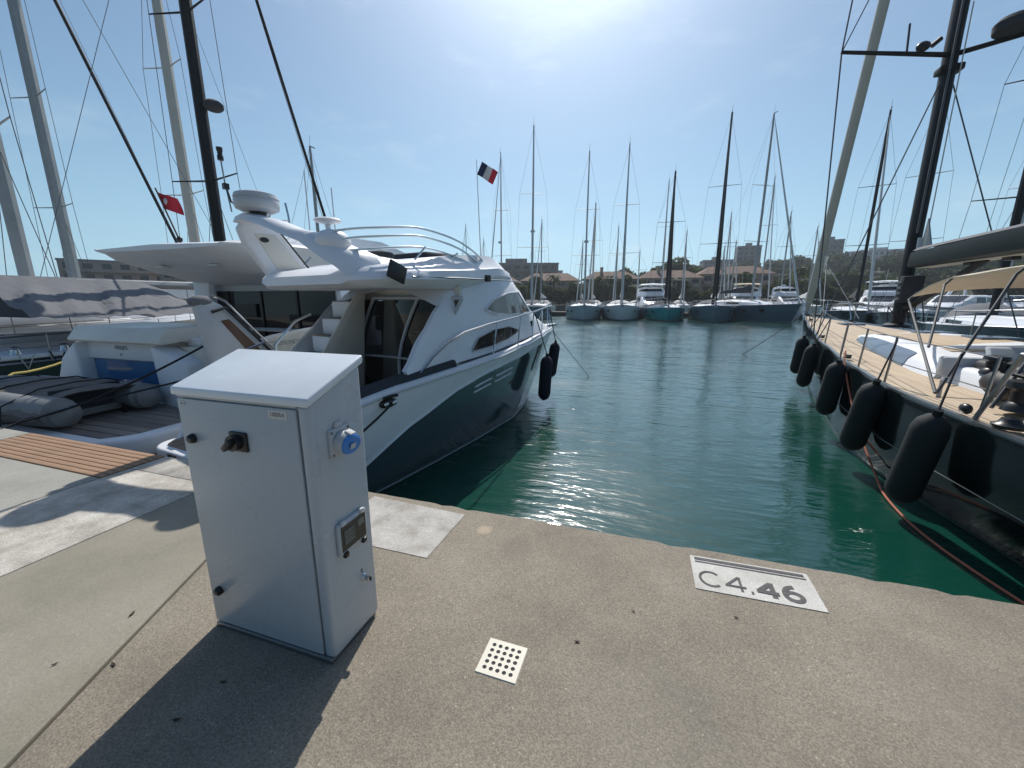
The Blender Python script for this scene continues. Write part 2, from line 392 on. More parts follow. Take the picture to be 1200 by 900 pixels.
M['conc'] = concrete_mat('exposed_aggregate_concrete', (0.248, 0.216, 0.172), (0.198, 0.173, 0.139), (0.290, 0.255, 0.207),
    spots=[(-0.97, 2.36, 0.06, (0.44, 0.36, 0.27), 0.75), (-0.70, 2.22, 0.13, (0.17, 0.155, 0.132), 0.4), (-0.33, 0.78, 0.022, (0.035, 0.035, 0.033), 0.95),
           (1.35, 1.75, 0.35, (0.20, 0.185, 0.16), 0.25), (0.15, 1.35, 0.4, (0.18, 0.176, 0.152), 0.22), (-2.29, 1.0, 0.022, (0.10, 0.095, 0.085), 0.8)])
M['conc_smooth'] = concrete_mat('trowelled_concrete', (0.268, 0.246, 0.198), (0.222, 0.207, 0.164), (0.304, 0.278, 0.228), 0.45)
M['conc_pale'] = concrete_mat('pale_rough_concrete', (0.46, 0.43, 0.385), (0.34, 0.315, 0.275), (0.58, 0.55, 0.50), 0.75, scale=4.5)
M['conc_grey'] = concrete_mat('grey_concrete', (0.33, 0.325, 0.295), (0.28, 0.275, 0.25), (0.37, 0.36, 0.325), 0.4)
M['base_conc'] = mat('quay_wall_concrete', (0.10, 0.095, 0.085), 0.9, var=0.3, vscale=1.5, bump=0.5, bscale=12)
M['mark'] = concrete_mat('worn_white_road_paint', (0.46, 0.435, 0.40), (0.34, 0.315, 0.28), (0.54, 0.52, 0.48), 0.6, scale=5)
M['mark_new'] = concrete_mat('white_road_paint', (0.60, 0.58, 0.535), (0.50, 0.475, 0.435), (0.66, 0.64, 0.60), 0.4, scale=4, spots=[(.36, 2.35, .13, (.40, .36, .33), .45), (.55, 2.22, .06, (.42, .39, .35), .5)])
M['label_white'] = mat('white_label', (.6, .6, .58), .5)
M['mark_dark'] = mat('dark_grey_marking', (0.055, 0.056, 0.06), 0.85, vscale=90, vcol=(.16, .15, .145))

# ------------------------------------------------------------------ water, land
def water_mat():
    m = bpy.data.materials.new('harbour_water'); m.use_nodes = True
    nt = m.node_tree; p = nt.nodes['Principled BSDF']; L = nt.links.new
    p.inputs['Base Color'].default_value = (0.005, 0.056, 0.040, 1)
    p.inputs['Roughness'].default_value = 0.075
    p.inputs['IOR'].default_value = 1.55
    p.inputs['Coat Weight'].default_value = 0.6; p.inputs['Coat Roughness'].default_value = 0.14; p.inputs['Coat IOR'].default_value = 1.4
    tc = nt.nodes.new('ShaderNodeTexCoord')
    prev = None
    for sc_, (sx, sy), rot, st, dist, det in ((0.55, (1, 1.5), 0.4, 0.6, 0.06, 2), (2.1, (0.6, 1.9), -0.2, 0.75, 0.034, 3), (5.5, (0.5, 2.0), 0.12, 0.7, 0.013, 3), (17, (0.7, 1.6), 0.2, 0.4, 0.003, 2)):
        mp = nt.nodes.new('ShaderNodeMapping'); mp.inputs['Scale'].default_value = (sx, sy, 1); mp.inputs['Rotation'].default_value = (0, 0, rot)
        n = nt.nodes.new('ShaderNodeTexNoise'); n.inputs['Scale'].default_value = sc_; n.inputs['Detail'].default_value = det; n.inputs['Distortion'].default_value = 0.4
        b = nt.nodes.new('ShaderNodeBump'); b.inputs['Strength'].default_value = st; b.inputs['Distance'].default_value = dist
        L(tc.outputs['Object'], mp.inputs[0]); L(mp.outputs[0], n.inputs['Vector']); L(n.outputs[0], b.inputs['Height'])
        if prev: L(prev.outputs[0], b.inputs['Normal'])
        prev = b
    L(prev.outputs[0], p.inputs['Normal']); L(prev.outputs[0], p.inputs['Coat Normal'])
    # cat's-paws: wind-ruffled and calmer patches
    n = nt.nodes.new('ShaderNodeTexNoise'); n.inputs['Scale'].default_value = 0.35; n.inputs['Detail'].default_value = 4; L(tc.outputs['Object'], n.inputs['Vector'])
    mr = nt.nodes.new('ShaderNodeMapRange'); mr.inputs[1].default_value = .35; mr.inputs[2].default_value = .65; mr.inputs[3].default_value = .06; mr.inputs[4].default_value = .24
    L(n.outputs[0], mr.inputs[0]); L(mr.outputs[0], p.inputs['Roughness'])
    return m
M['water'] = water_mat()
mb = MB(); mb.poly([(-470, -20, WZ), (470, -20, WZ), (470, 84, WZ), (-470, 84, WZ)])
mb.build('harbour_water', M['water'], kind='structure')
M['land'] = mat('dry_ground', (0.16, 0.14, 0.11), 0.95, var=0.2, vscale=0.05)
mb = MB(); mb.bb(-470, 470, 83, 515, -3, -0.15); mb.build('ground', M['land'], kind='structure', smooth=False)

# ------------------------------------------------------------------ quay
q = MB().bb(-60, 60, -14, 2.585, -3.0, -0.035).build('quay', M['base_conc'], kind='structure', smooth=False)
JX = lambda y: -2.514 - 0.4798 * (y - 1.523)
g = 0.0075
def slab(pts, m, bev=0.012):
    return MB().prism(pts, -0.034, 0.0).build('concrete_slab', m, q, bevel=bev, seg=2)
rq = random.Random(3); fe = []
xx = 6.0
while xx > -3.45:
    fe.append((xx, 2.6 + rq.uniform(-.004, .003) - (rq.random() < .07) * rq.uniform(.008, .02))); xx -= .07
slab([(JX(-14) + g, -14), (40, -14), (40, 2.6)] + [p for p in fe if p[0] > JX(2.6) + .05] + [(JX(2.6) + g, 2.6)], M['conc'])
slab([(-3.5 + g, -14), (JX(-14) - g, -14), (JX(2.6) - g, 2.6), (-3.5 + g, 2.6)], M['conc_smooth'], 0.003)
slab([(-4.62 + g, -14), (-3.5 - g, -14), (-3.5 - g, 2.28), (-4.62 + g, 2.28)], M['conc_pale'], 0.006)
slab([(-4.62 + g, 2.287), (-3.5 - g, 2.287), (-3.5 - g, 2.6), (-4.62 + g, 2.6)], M['conc_pale'], 0.008)
slab([(-7.0, -14), (-4.62 - g, -14), (-4.62 - g, 2.055), (-7.0, 2.055)], M['conc_grey'], 0.006)
slab([(-40, -14), (-7.0 - 2 * g, -14), (-7.0 - 2 * g, 2.6), (-40, 2.6)], M['conc_grey'], 0.008)

deck = empty('timber_decking', (-5.8, 2.33, 0), 0, 'panel of brown timber boards let into the quay edge beside the pale strip', 'decking')
y0, y1, nb = 2.068, 2.6, 8
w = (y1 - y0) / nb
board = None
for i in range(nb):
    if board is None:
        board = MB().bb(-1.18, 1.165, -w / 2 + 0.004, w / 2 - 0.004, -0.034, 0.001).build('plank', M['plank'], deck, bevel=0.004)
        b = board
    else:
        b = board.copy(); C.objects.link(b); b.parent = deck
    b.location = (random.uniform(-.004, .004), y0 + w * (i + .5) - 2.33, random.uniform(0, .003))

# painted berth marking
bm_ = empty('berth_marking', (0.7, 2.35, 0), 0, 'white painted berth panel with two dark bars and berth lettering at the quay edge', 'marking')
z = 0.004
MB().prism([(-.322, -.163), (.316, -.146), (.318, .166), (-.322, .150)], 0.001, z).build('painted_panel', M['mark_new'], bm_, smooth=False)
def ribbon(mb, pts, w, z0, z1):
    """one continuous flat stroke with mitred corners"""
    P = [Vector((p[0], p[1])) for p in pts]; n = len(P); closed = (P[0] - P[-1]).length < 1e-4
    if closed: P = P[:-1]; n -= 1
    T = []
    for i in range(n):
        a = P[i - 1] if (i or closed) else None; b = P[(i + 1) % n] if (i < n - 1 or closed) else None
        d1 = (P[i] - a).normalized() if a is not None else None; d2 = (b - P[i]).normalized() if b is not None else None
        if d1 is None: d1 = d2
        if d2 is None: d2 = d1
        nn = Vector((-(d1 + d2).y, (d1 + d2).x)); nn = nn.normalized() if nn.length > 1e-3 else Vector((-d1.y, d1.x))
        m_ = w / 2 / max(.45, nn.dot(Vector((-d1.y, d1.x))))
        T.append((P[i] + nn * m_, P[i] - nn * m_))
    vs = []
    for l, r_ in T: vs += [(l.x, l.y, z0), (r_.x, r_.y, z0), (r_.x, r_.y, z1), (l.x, l.y, z1)]
    fs = []
    for i in range(n if closed else n - 1):
        a, b = 4 * i, 4 * ((i + 1) % n)
        fs += [(a + k, a + (k + 1) % 4, b + (k + 1) % 4, b + k) for k in range(4)]
    if not closed: fs += [(3, 2, 1, 0), (4 * n - 4, 4 * n - 3, 4 * n - 2, 4 * n - 1)]
    mb.add(vs, fs)
def arc(cx_, cy_, rx, ry, a0, a1, n=12):
    return [(cx_ + rx * math.cos(R(a0 + (a1 - a0) * i / n)), cy_ + ry * math.sin(R(a0 + (a1 - a0) * i / n))) for i in range(n + 1)]
MB().prism([(-.298, .112), (.292, .126), (.292, .150), (-.298, .136)], .0045, .0065).build('dark_bar', M['mark_dark'], bm_, smooth=False)
MB().prism([(-.298, .089), (.296, .103), (.296, .113), (-.298, .099)], .0045, .0065).build('dark_bar', M['mark_dark'], bm_, smooth=False)
def glyph(name, strokes, w):
    mb = MB()
    for i, s in enumerate(strokes):
        ribbon(mb, s, w, .0045, .0062 + .0006 * i)
    mb.build(name, M['mark_dark'], bm_, smooth=False)
yb, h = -.118, .125
glyph('letter', [arc(-.228, yb + h / 2, .058, h / 2, 48, 312, 16)], .015)
glyph('numeral', [[(-.075, yb), (-.075, yb + h)], [(-.078, yb + h - .004), (-.150, yb + .036)], [(-.156, yb + .036), (-.05, yb + .038)]], .014)
glyph('full_stop', [[(-.030, yb + .008), (-.018, yb + .008)]], .022)
glyph('numeral', [[(.085, yb), (.085, yb + h)], [(.080, yb + h - .012), (.014, yb + .040)], [(.002, yb + .038), (.112, yb + .038)]], .027)
glyph('numeral', [arc(.185, yb + .043, .040, .034, 0, 360, 18), arc(.203, yb + .050, .060, .075, 92, 182, 8)], .026)
# faded square
fm = MB().prism([(-2.02, 1.955), (-1.20, 1.955), (-1.185, 2.50), (-2.02, 2.535)], .001, .004).build('faded_marking', M['mark'], smooth=False)
tag(fm, 'faded pale painted patch on the quay edge behind the grey cabinet', 'marking')

# drain grate
gr = empty('drain_grate', (-.508, 1.42, 0), R(-1), 'small square cream drain grate with round holes set in the concrete', 'drain')
S_, n_ = .185, 5
mb = MB(); mg = .016; cw = (S_ - 2 * mg) / n_
def cell(x, y, r_, zt, zb, k=12):
    pass
for i in range(n_):
    for j in range(n_):
        cx_, cy_ = -S_ / 2 + mg + cw * (i + .5), -S_ / 2 + mg + cw * (j + .5)
        K = 16; ring = []; sq = []
        for a in range(K):
            t = a * 2 * PI / K + PI / 4
            ring.append((cx_ + .0098 * math.cos(t), cy_ + .0098 * math.sin(t)))
            c_, s__ = math.cos(t), math.sin(t); mxx = max(abs(c_), abs(s__))
            sq.append((cx_ + cw / 2 * c_ / mxx, cy_ + cw / 2 * s__ / mxx))
        vs = [(x, y, .0045) for x, y in ring] + [(x, y, .0045) for x, y in sq] + [(x, y, .002) for x, y in ring]
        mb.add(vs, [(a, (a + 1) % K, K + (a + 1) % K, K + a) for a in range(K)] + [(2 * K + a, 2 * K + (a + 1) % K, (a + 1) % K, a) for a in range(K)])
H_ = S_ / 2; I_ = H_ - mg
vs = [(-H_, -H_, .0045), (H_, -H_, .0045), (H_, H_, .0045), (-H_, H_, .0045), (-I_, -I_, .0045), (I_, -I_, .0045), (I_, I_, .0045), (-I_, I_, .0045)] + [(-H_ - .003, -H_ - .003, .0), (H_ + .003, -H_ - .003, .0), (H_ + .003, H_ + .003, .0), (-H_ - .003, H_ + .003, .0)]
mb.add(vs, [(0, 1, 5, 4), (1, 2, 6, 5), (2, 3, 7, 6), (3, 0, 4, 7), (8, 9, 1, 0), (9, 10, 2, 1), (10, 11, 3, 2), (11, 8, 0, 3)])
mb.build('grate_plate', mat('cream_grate', (0.62, 0.58, 0.48), 0.5, var=0.08, vscale=30), gr, smooth=False)
MB().prism([(-I_, -I_), (I_, -I_), (I_, I_), (-I_, I_)], .0005, .002).build('drain_shade_sheet', M['gap'], gr, smooth=False)  # flat dark sheet standing in for the shade below the holes

# bits of debris
for i, (x, y, s_) in enumerate([(-2.42, 1.08, .02), (-2.15, .86, .018), (-2.02, 1.30, .012), (.78, 1.35, .022), (.55, 2.02, .012), (-.20, 1.62, .014), (.05, 1.90, .010), (-2.4, .78, .012), (-1.62, .78, .016), (-1.60, .95, .015)]):
    a = random.uniform(0, PI); c_, s2 = math.cos(a), math.sin(a); zz = .004
    pts = [(x + (u * c_ - v * s2) * s_, y + (u * s2 + v * c_) * s_, zz + (.004 if abs(u) > .9 else 0)) for u, v in ((-1, 0), (-.4, .32), (.4, .28), (1, .05), (.4, -.28), (-.4, -.3))]
    tag(MB().poly(pts).build('dry_leaf', M['leaf_dry'], solid=.0015), ('dark dry leaf on the concrete beside the thin joint, upper one', 'dark dry leaf between the joint and the cabinet shadow edge', 'small dry leaf close to the cabinet lower left corner', 'dark dry leaf below the right end of the painted berth marking', 'tiny dry leaf just under the berth lettering', 'dark dry leaf up and right of the drain grate', 'tiny dry leaf midway between drain grate and berth marking', 'dark dry leaf left of the joint line near the photo bottom', 'dry leaf inside the cabinet shadow, lower one', 'dry leaf inside the cabinet shadow, upper one')[i], 'leaf', 'dry leaves scattered on the quay')

# ------------------------------------------------------------------ service cabinet
cab = empty('service_cabinet', (-1.578, 1.32, 0), 0, 'tall grey white metal power cabinet with sloping lid on the quay', 'cabinet')
X0, X1, Y0, Y1 = -.365, .368, -.150, .165
def zt(y): return 1.19 + (y - Y0) / (Y1 - Y0) * .118
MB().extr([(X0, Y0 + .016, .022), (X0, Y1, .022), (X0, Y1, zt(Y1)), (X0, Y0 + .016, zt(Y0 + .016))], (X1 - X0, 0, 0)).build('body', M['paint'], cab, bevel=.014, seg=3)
MB().extr([(X1 - .058, Y0, .022), (X1, Y0, .022), (X1, Y0 + .05, .022), (X1 - .058, Y0 + .05, .022)], (0, 0, zt(Y0) - .022)).build('corner_post', M['paint'], cab, bevel=.018, seg=3)
MB().bb(X0, X1 - .0635, Y0 + .003, Y0 + .03, 1.178, 1.196).build('top_rail', M['paint'], cab, bevel=.003)
MB().bb(X0 + .004, X1 - .064, Y0, Y0 + .012, .026, 1.172).build('door', M['paint'], cab, bevel=.005)
th_ = math.atan2(.118, Y1 - Y0)
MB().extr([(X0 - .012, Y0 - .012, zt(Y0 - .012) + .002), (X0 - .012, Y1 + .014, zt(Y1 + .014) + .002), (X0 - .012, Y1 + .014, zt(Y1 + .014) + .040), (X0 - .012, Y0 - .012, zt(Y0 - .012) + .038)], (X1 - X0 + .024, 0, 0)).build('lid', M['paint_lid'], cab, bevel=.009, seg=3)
MB().bb(X0 + .012, X1 - .01, Y0 - .008, Y1 - .012, 0, .022).build('plinth', M['steel_dull'], cab, bevel=.004)
for zz in (.992, .215):
    k = MB().lathe([(.001, 0), (.022, 0), (.022, .008), (.018, .020), (.012, .024), (.001, .024)], (X0 + .070, Y0 - .001, zz), 16, (0, -1, 0)).build('door_latch', M['black'], cab)
    MB().bb(X0 + .066, X0 + .096, Y0 - .028, Y0 - .020, zz - .010, zz + .010).build('grip', M['black'], k, bevel=.004)
sw = MB().bb(-.062, .034, Y0 - .012, Y0 + .002, .965, 1.052).build('switch_plate', M['black'], cab, bevel=.006)
MB().lathe([(.001, 0), (.036, 0), (.034, .024), (.001, .026)], (-.022, Y0 - .012, 1.008), 18, (0, -1, 0)).build('dial', M['black'], sw)
MB().box((-.026, Y0 - .044, 1.006), (.024, .030, .066), 0, 0, R(48)).build('switch_handle', M['black'], sw, bevel=.006)
pl = MB().bb(.165, .262, Y0 - .002, Y0 + .001, 1.128, 1.164).build('name_plate', M['label_white'], cab, smooth=False)
text('maker_name', 'LIBERA', .024, M['letter'], pl, (.213, Y0 - .0025, 1.146), (R(90), 0, 0), .0003)
pl = MB().bb(X0 + .022, X0 + .052, Y0 - .002, Y0 + .001, 1.142, 1.160).build('small_label', M['label_white'], cab, smooth=False)
MB().bb(X0 + .028, X0 + .046, Y0 - .003, Y0 - .0015, 1.148, 1.154).build('print', M['letter_dim'], pl, smooth=False)
# socket
sk = MB().bb(X1 - .002, X1 + .016, -.068, .052, .945, 1.068).build('socket_plate', M['grey_pl'], cab, bevel=.006)
MB().lathe([(.001, 0), (.052, 0), (.050, .026), (.045, .036), (.001, .036)], (X1 + .016, -.005, 1.003), 20, (1, 0, -.18)).build('socket_collar', M['grey_pl'], sk)
cv = MB().lathe([(.001, .0), (.044, .0), (.047, .006), (.047, .018), (.040, .024), (.001, .025)], (X1 + .046, .003, .998), 24, (1, -.25, -.28)).build('socket_cover', M['blue'], sk)
MB().box((X1 + .074, -.004, .990), (.006, .030, .026), 0, 0, R(16)).build('pull_tab', M['grey_pl'], cv, bevel=.003)
MB().box((X1 + .056, .004, 1.044), (.036, .032, .014), 0, 0, R(20)).build('hinge', M['flag_white'], cv, bevel=.003)
MB().bb(X1 + .0, X1 + .012, -.030, .014, 1.068, 1.092).build('hasp', M['grey_pl'], sk, bevel=.004)
for yy in (-.056, .040):
    for zz in (.956, 1.056):
        MB().lathe([(.001, 0), (.007, 0), (.007, .003), (.001, .004)], (X1 + .015, yy, zz), 10, (1, 0, 0)).build('screw', M['steel_dull'], sk)
# meter window
mt = MB().bb(X1 - .002, X1 + .020, -.078, .108, .488, .640).build('meter_frame', M['grey_pl'], cab, bevel=.010, seg=3)
MB().bb(X1 + .020, X1 + .0225, -.064, .094, .506, .624).build('window_pane', M['meter'], mt, smooth=False, bevel=.001)
MB().bb(X1 + .0225, X1 + .024, -.050, .020, .530, .602).build('dial_plate', mat('meter_face', (.07, .085, .07), .4), mt, smooth=False)
for k_ in range(5):
    MB().bb(X1 + .024, X1 + .0247, -.046, .010 - .012 * (k_ % 2), .540 + .013 * k_, .543 + .013 * k_).build('print_line', M['letter_dim'], mt, smooth=False)
MB().bb(X1 + .0225, X1 + .024, .040, .082, .575, .606).build('counter', mat('meter_display', (.16, .18, .15), .4), mt, smooth=False)
for yy in (-.046, .074):
    MB().bb(X1 + .012, X1 + .030, yy - .013, yy + .013, .474, .500).build('clip', M['black'], mt, bevel=.005)
    MB().bb(X1 + .012, X1 + .028, yy - .012, yy + .012, .628, .650).build('hinge', M['flag_white'], mt, bevel=.005)
lk = MB().lathe([(.001, 0), (.019, 0), (.017, .006), (.014, .008), (.014, .034), (.001, .036)], (X1, .078, .278), 18, (1, 0, 0)).build('key_lock', M['steel'], cab)
MB().bb(X1 + .034, X1 + .040, .074, .082, .268, .288).build('key_slot', M['gap'], lk)
MB().bb(X1, X1 + .002, .060, .070, .312, .330).build('lock_mark', M['letter'], cab)

# ------------------------------------------------------------------ boat building helpers
def interp(tab, y):
    """piecewise linear table [(y, v...)] -> tuple"""
    if y <= tab[0][0]: return tab[0][1:]
    for a, b in zip(tab[:-1], tab[1:]):
        if y <= b[0]:
            t = (y - a[0]) / (b[0] - a[0]); t = t * t * (3 - 2 * t) * .35 + t * .65
            return tuple(u + (v - u) * t for u, v in zip(a[1:], b[1:]))
    return tab[-1][1:]

def strip(name, m, parent, rows, k0, k1, **kw):
    """rows: list of starboard point lists [(x,y,z)...]; faces between levels k0..k1 on both sides."""
    mb = MB()
    for sgn in (1, -1):
        mb.loft([[(sgn * p[0], p[1], p[2]) for p in r_[k0:k1 + 1]] for r_ in rows], False)
    # transom
    a = rows[0]
    mb.add([(a[k][0], a[k][1], a[k][2]) for k in range(k0, k1 + 1)] + [(-a[k][0], a[k][1], a[k][2]) for k in range(k0, k1 + 1)],
           [(i, i + 1, k1 - k0 + 1 + i + 1, k1 - k0 + 1 + i) for i in range(k1 - k0)])
    return mb.build(name, m, parent, **kw)

def deck_sheet(name, m, parent, edge, inset=.05, drop=.03, crown=.04, **kw):
    """edge: list of (x,y,z) starboard sheer points."""
    rings = []
    for x, y, z in edge:
        xx = max(x - inset, .001)
        rings.append([(-xx, y, z - drop), (-xx * .5, y, z - drop + crown * .75 * min(1, xx)), (0, y, z - drop + crown * min(1, xx)), (xx * .5, y, z - drop + crown * .75 * min(1, xx)), (xx, y, z - drop)])
    return MB().loft(rings, False).build(name, m, parent, **kw)

def gen_rows(L, B, fs, fb, stern=.78, ov=.9, n=13, fine=1.7, plumb=.94):
    rows = []
    for i in range(n + 1):
        t = i / n
        if t < .42: b = stern + (1 - stern) * math.sin(t / .42 * PI / 2)
        else: b = max(0, 1 - ((t - .42) / .58) ** fine) ** .8
        b *= B / 2
        z = fs + (fb - fs) * t ** 1.6
        bw = b * plumb * (1 - .12 * max(0, t - .5))
        yw = t * (L - ov); ys = t * L
        rows.append([(bw * .55, yw, -.55), (bw * .92, yw, -.2), (bw, yw, 0), (bw * 1.003, yw + (ys - yw) * .09, z * .09), (b * .985 + (bw - b) * .3, yw + (ys - yw) * .55, z * .55), (b, ys, z)])
    return rows

def sheer_at(rows, y):
    e = [(r_[-1][1], r_[-1][0], r_[-1][2]) for r_ in rows]
    return interp(e, y)

def stay(parent, a, b, r=.006, name='stay', m=None):
    return MB().tube([a, b], r, 4, False).build(name, m or M['wire'], parent)

def sailboat(name, label, loc, rz, L=14, B=4.1, fs=1.15, fb=1.5, mast_h=19, mast_y=.56, hull='hull_pale', mastm='alu', boom=True, cover='canvas_white',
             genoa=True, gm='canvas_white', portlights=True, spray=True, rail=True, house=.38, group='sailing boats moored along the far pontoon', deckm='gel', mr=.1, rake=.0,
             spreaders=(.34, .64), stern=.78, dome=False, wr=.009, cat='sailing boat', hh=.34, boomz=1.55):
    r0 = empty(name, loc, rz, label, cat, group)
    rows = gen_rows(L, B, fs, fb, stern)
    strip('hull', M[hull], r0, rows, 3, 5)
    strip('boot_stripe', M['boot'], r0, rows, 0, 3)
    edge = [r_[-1] for r_ in rows]
    deck_sheet('deck', M[deckm], r0, edge)
    # toe rail
    mb = MB()
    for s in (1, -1): mb.tube([(s * max(e[0] - .02, 0), e[1], e[2] + .01) for e in edge], .025, 4)
    mb.build('toe_rail', M['steel_dull'], r0)
    # coachroof
    y0, y1 = L * .30, L * .74; zd = fs + (fb - fs) * .25
    prof = [(y0, B * house * .92, hh + .10), (y0 + L * .12, B * house, hh + .12), (y0 + L * .26, B * house * .86, hh), (y1 - L * .06, B * house * .55, hh * .55), (y1, B * house * .30, .06)]
    rings = []
    for y, w_, h_ in prof:
        zb = sheer_at(rows, y)[1] - .05
        rings.append([(-w_ - .06, y, zb), (-w_, y, zb + h_ * .75), (-w_ * .7, y, zb + h_), (0, y, zb + h_ + .04), (w_ * .7, y, zb + h_), (w_, y, zb + h_ * .75), (w_ + .06, y, zb)])
    MB().loft(rings, False, False).build('coachroof', M['gel'], r0)
    MB().poly(rings[0]).build('companionway_bulkhead', M['gel_grey'], r0)
    for s in (1, -1):
        mb = MB(); a, b = prof[1], prof[3]
        pts = []
        for t in (0.05, .5, .95):
            y = a[0] + (b[0] - a[0]) * t; w_ = interp([(p[0], p[1], p[2]) for p in prof], y); zb = sheer_at(rows, y)[1] - .05
            pts.append((w_[0], y, zb, w_[1]))
        mb.loft([[(s * (p[0] + .045), p[1], p[2] + p[3] * .32), (s * (p[0] + .02), p[1], p[2] + p[3] * .66)] for p in pts], False)
        mb.build('cabin_window', M['dglass'], r0)
    if portlights:
        for y in (L * .62, L * .76):
            for s in (1, -1):
                e = sheer_at(rows, y); x = e[0] * .985
                e2 = sheer_at(rows, y + .45)
                MB().add([(s * (x + .012), y, e[1] * .60), (s * (e2[0] * .985 + .012), y + .45, e[1] * .60), (s * (e2[0] * .99 + .016), y + .45, e[1] * .76), (s * (x + .018), y, e[1] * .76)], [(0, 1, 2, 3)]).build('portlight', M['dglass'], r0)
    # mast
    my = L * mast_y; zb = sheer_at(rows, my)[1] + hh * .7; top = zb + mast_h
    tipy = my - rake * mast_h
    MB().tube([(0, my, zb), (0, my + (tipy - my) * .7, zb + mast_h * .7), (0, tipy, top)], [mr, mr * .92, mr * .6], 8).build('mast', M[mastm], r0)
    mh = MB(); mh.tube([(0, tipy, top), (0, tipy + .05, top + .75)], .012, 4); mh.box((0, tipy + .2, top + .06), (.05, .5, .05)); mh.build('masthead_antenna', M['wire'], r0)
    tips = []
    for f in spreaders:
        zz = zb + mast_h * f; yy = my + (tipy - my) * f; hw = B * .40 * (1.05 - f * .45)
        for s in (1, -1):
            MB().tube([(0, yy, zz), (s * hw, yy - .25, zz + .05)], [.035, .022], 5).build('spreader', M[mastm], r0)
        tips.append((hw, yy - .25, zz + .05))
    ch = sheer_at(rows, my - .2)
    for s in (1, -1):
        path = [(s * ch[0] * .95, my - .2, ch[1])] + [(s * t[0], t[1], t[2]) for t in tips] + [(0, tipy, top - .2)]
        MB().tube(path, wr, 4, False).build('shroud', M['wire'], r0)
        if tips: MB().tube([(s * ch[0] * .8, my + .1, ch[1]), (0, my, tips[0][2] - .1)], wr, 4, False).build('shroud', M['wire'], r0)
    bowz = sheer_at(rows, L * .985)[1]
    stay(r0, (0, .15, fs), (0, tipy, top), wr, 'backstay')
    if genoa:
        a = Vector((0, L * .975, bowz + .25)); b = Vector((0, tipy + .1, top - .4))
        MB().tube([a, a.lerp(b, .05), a.lerp(b, .4), a.lerp(b, .9), b], [.03, mr * .85, mr * .75, mr * .45, .02], 7).build('furled_genoa', M[gm], r0)
        MB().lathe([(.001, 0), (.11, 0), (.12, .05), (.05, .07), (.05, .12), (.12, .14), (.11, .17), (.001, .17)], (0, L * .978, bowz + .08), 10).build('furling_drum', M['steel_dull'], r0)
    else:
        stay(r0, (0, L * .975, bowz), (0, tipy, top), wr, 'forestay')
    if boom:
        zq = zb + boomz * .62; bl = L * .36
        MB().tube([(0, my - .1, zq), (0, my - bl, zq + .12)], [.10, .08], 7).build('boom', M[mastm], r0)
        if cover:
            rr = []
            for i in range(9):
                t = i / 8; y = my - .15 - (bl - .25) * t; hgt = .62 * (1 - t) ** 1.1 + .2; wd = .17 - .07 * t
                hgt *= 1 + .08 * math.sin(i * 2.1)
                rr.append([(-wd, y, zq - .02), (-wd * .9, y, zq + hgt * .5), (-.03, y, zq + hgt), (.03, y, zq + hgt), (wd * .9, y, zq + hgt * .5), (wd, y, zq - .02)])
            MB().loft(rr, True, True).build('sail_cover', M[cover], r0)
    if spray:
        rr = []
        for i in range(6):
            t = i / 5; y = y0 + .1 + 1.3 * t; h_ = .62 * math.cos(t * 1.25) + .12
            zb2 = sheer_at(rows, y)[1] + .25; wv = B * .33
            rr.append([(wv * math.cos(a), y, zb2 + h_ * math.sin(a)) for a in [PI * k / 8 for k in range(9)]])
        MB().loft(rr, False).build('sprayhood', M['canvas_dark' if cover == 'canvas_dark' else 'canvas_white' if hull in ('hull_white', 'hull_teal') else 'canvas_grey'], r0)
    if rail:
        mb = MB()
        yr = [L * .985, L * .93, L * .80]
        for s in (1, -1):
            pts = [sheer_at(rows, y) for y in (L * .985, L * .90, L * .75, L * .5, L * .25, L * .03)]
            ys = (L * .985, L * .90, L * .75, L * .5, L * .25, L * .03)
            mb.tube([(s * max(p[0] - .06, .02), y, p[1] + .60) for p, y in zip(pts, ys)], .016, 4, False)
            mb.tube([(s * max(p[0] - .06, .02), y, p[1] + .32) for p, y in zip(pts, ys)], .010, 4, False)
        mb.build('guard_rail', M['steel_dull'], r0)
        for s in (1, -1):
            for y in (L * .90, L * .75, L * .6, L * .45, L * .3, L * .15):
                p = sheer_at(rows, y); MB().tube([(s * (p[0] - .06), y, p[1] - .02), (s * (p[0] - .06), y, p[1] + .61)], .015, 4).build('stanchion', M['steel_dull'], r0)
    if dome:
        MB().lathe([(.001, 0), (.2, .02), (.28, .1), (.28, .2), (.2, .3), (.001, .32)], (0, my + .42, zb + mast_h * .42), 12).build('radar_dome', M['gel_grey'], r0)
    an = MB(); an.box((0, L * .985, bowz + .04), (.08, .6, .08)); an.box((0, L + .16, bowz - .12), (.34, .05, .22), rx=.4); an.build('anchor', M['steel_dull'], r0)
    return r0, rows

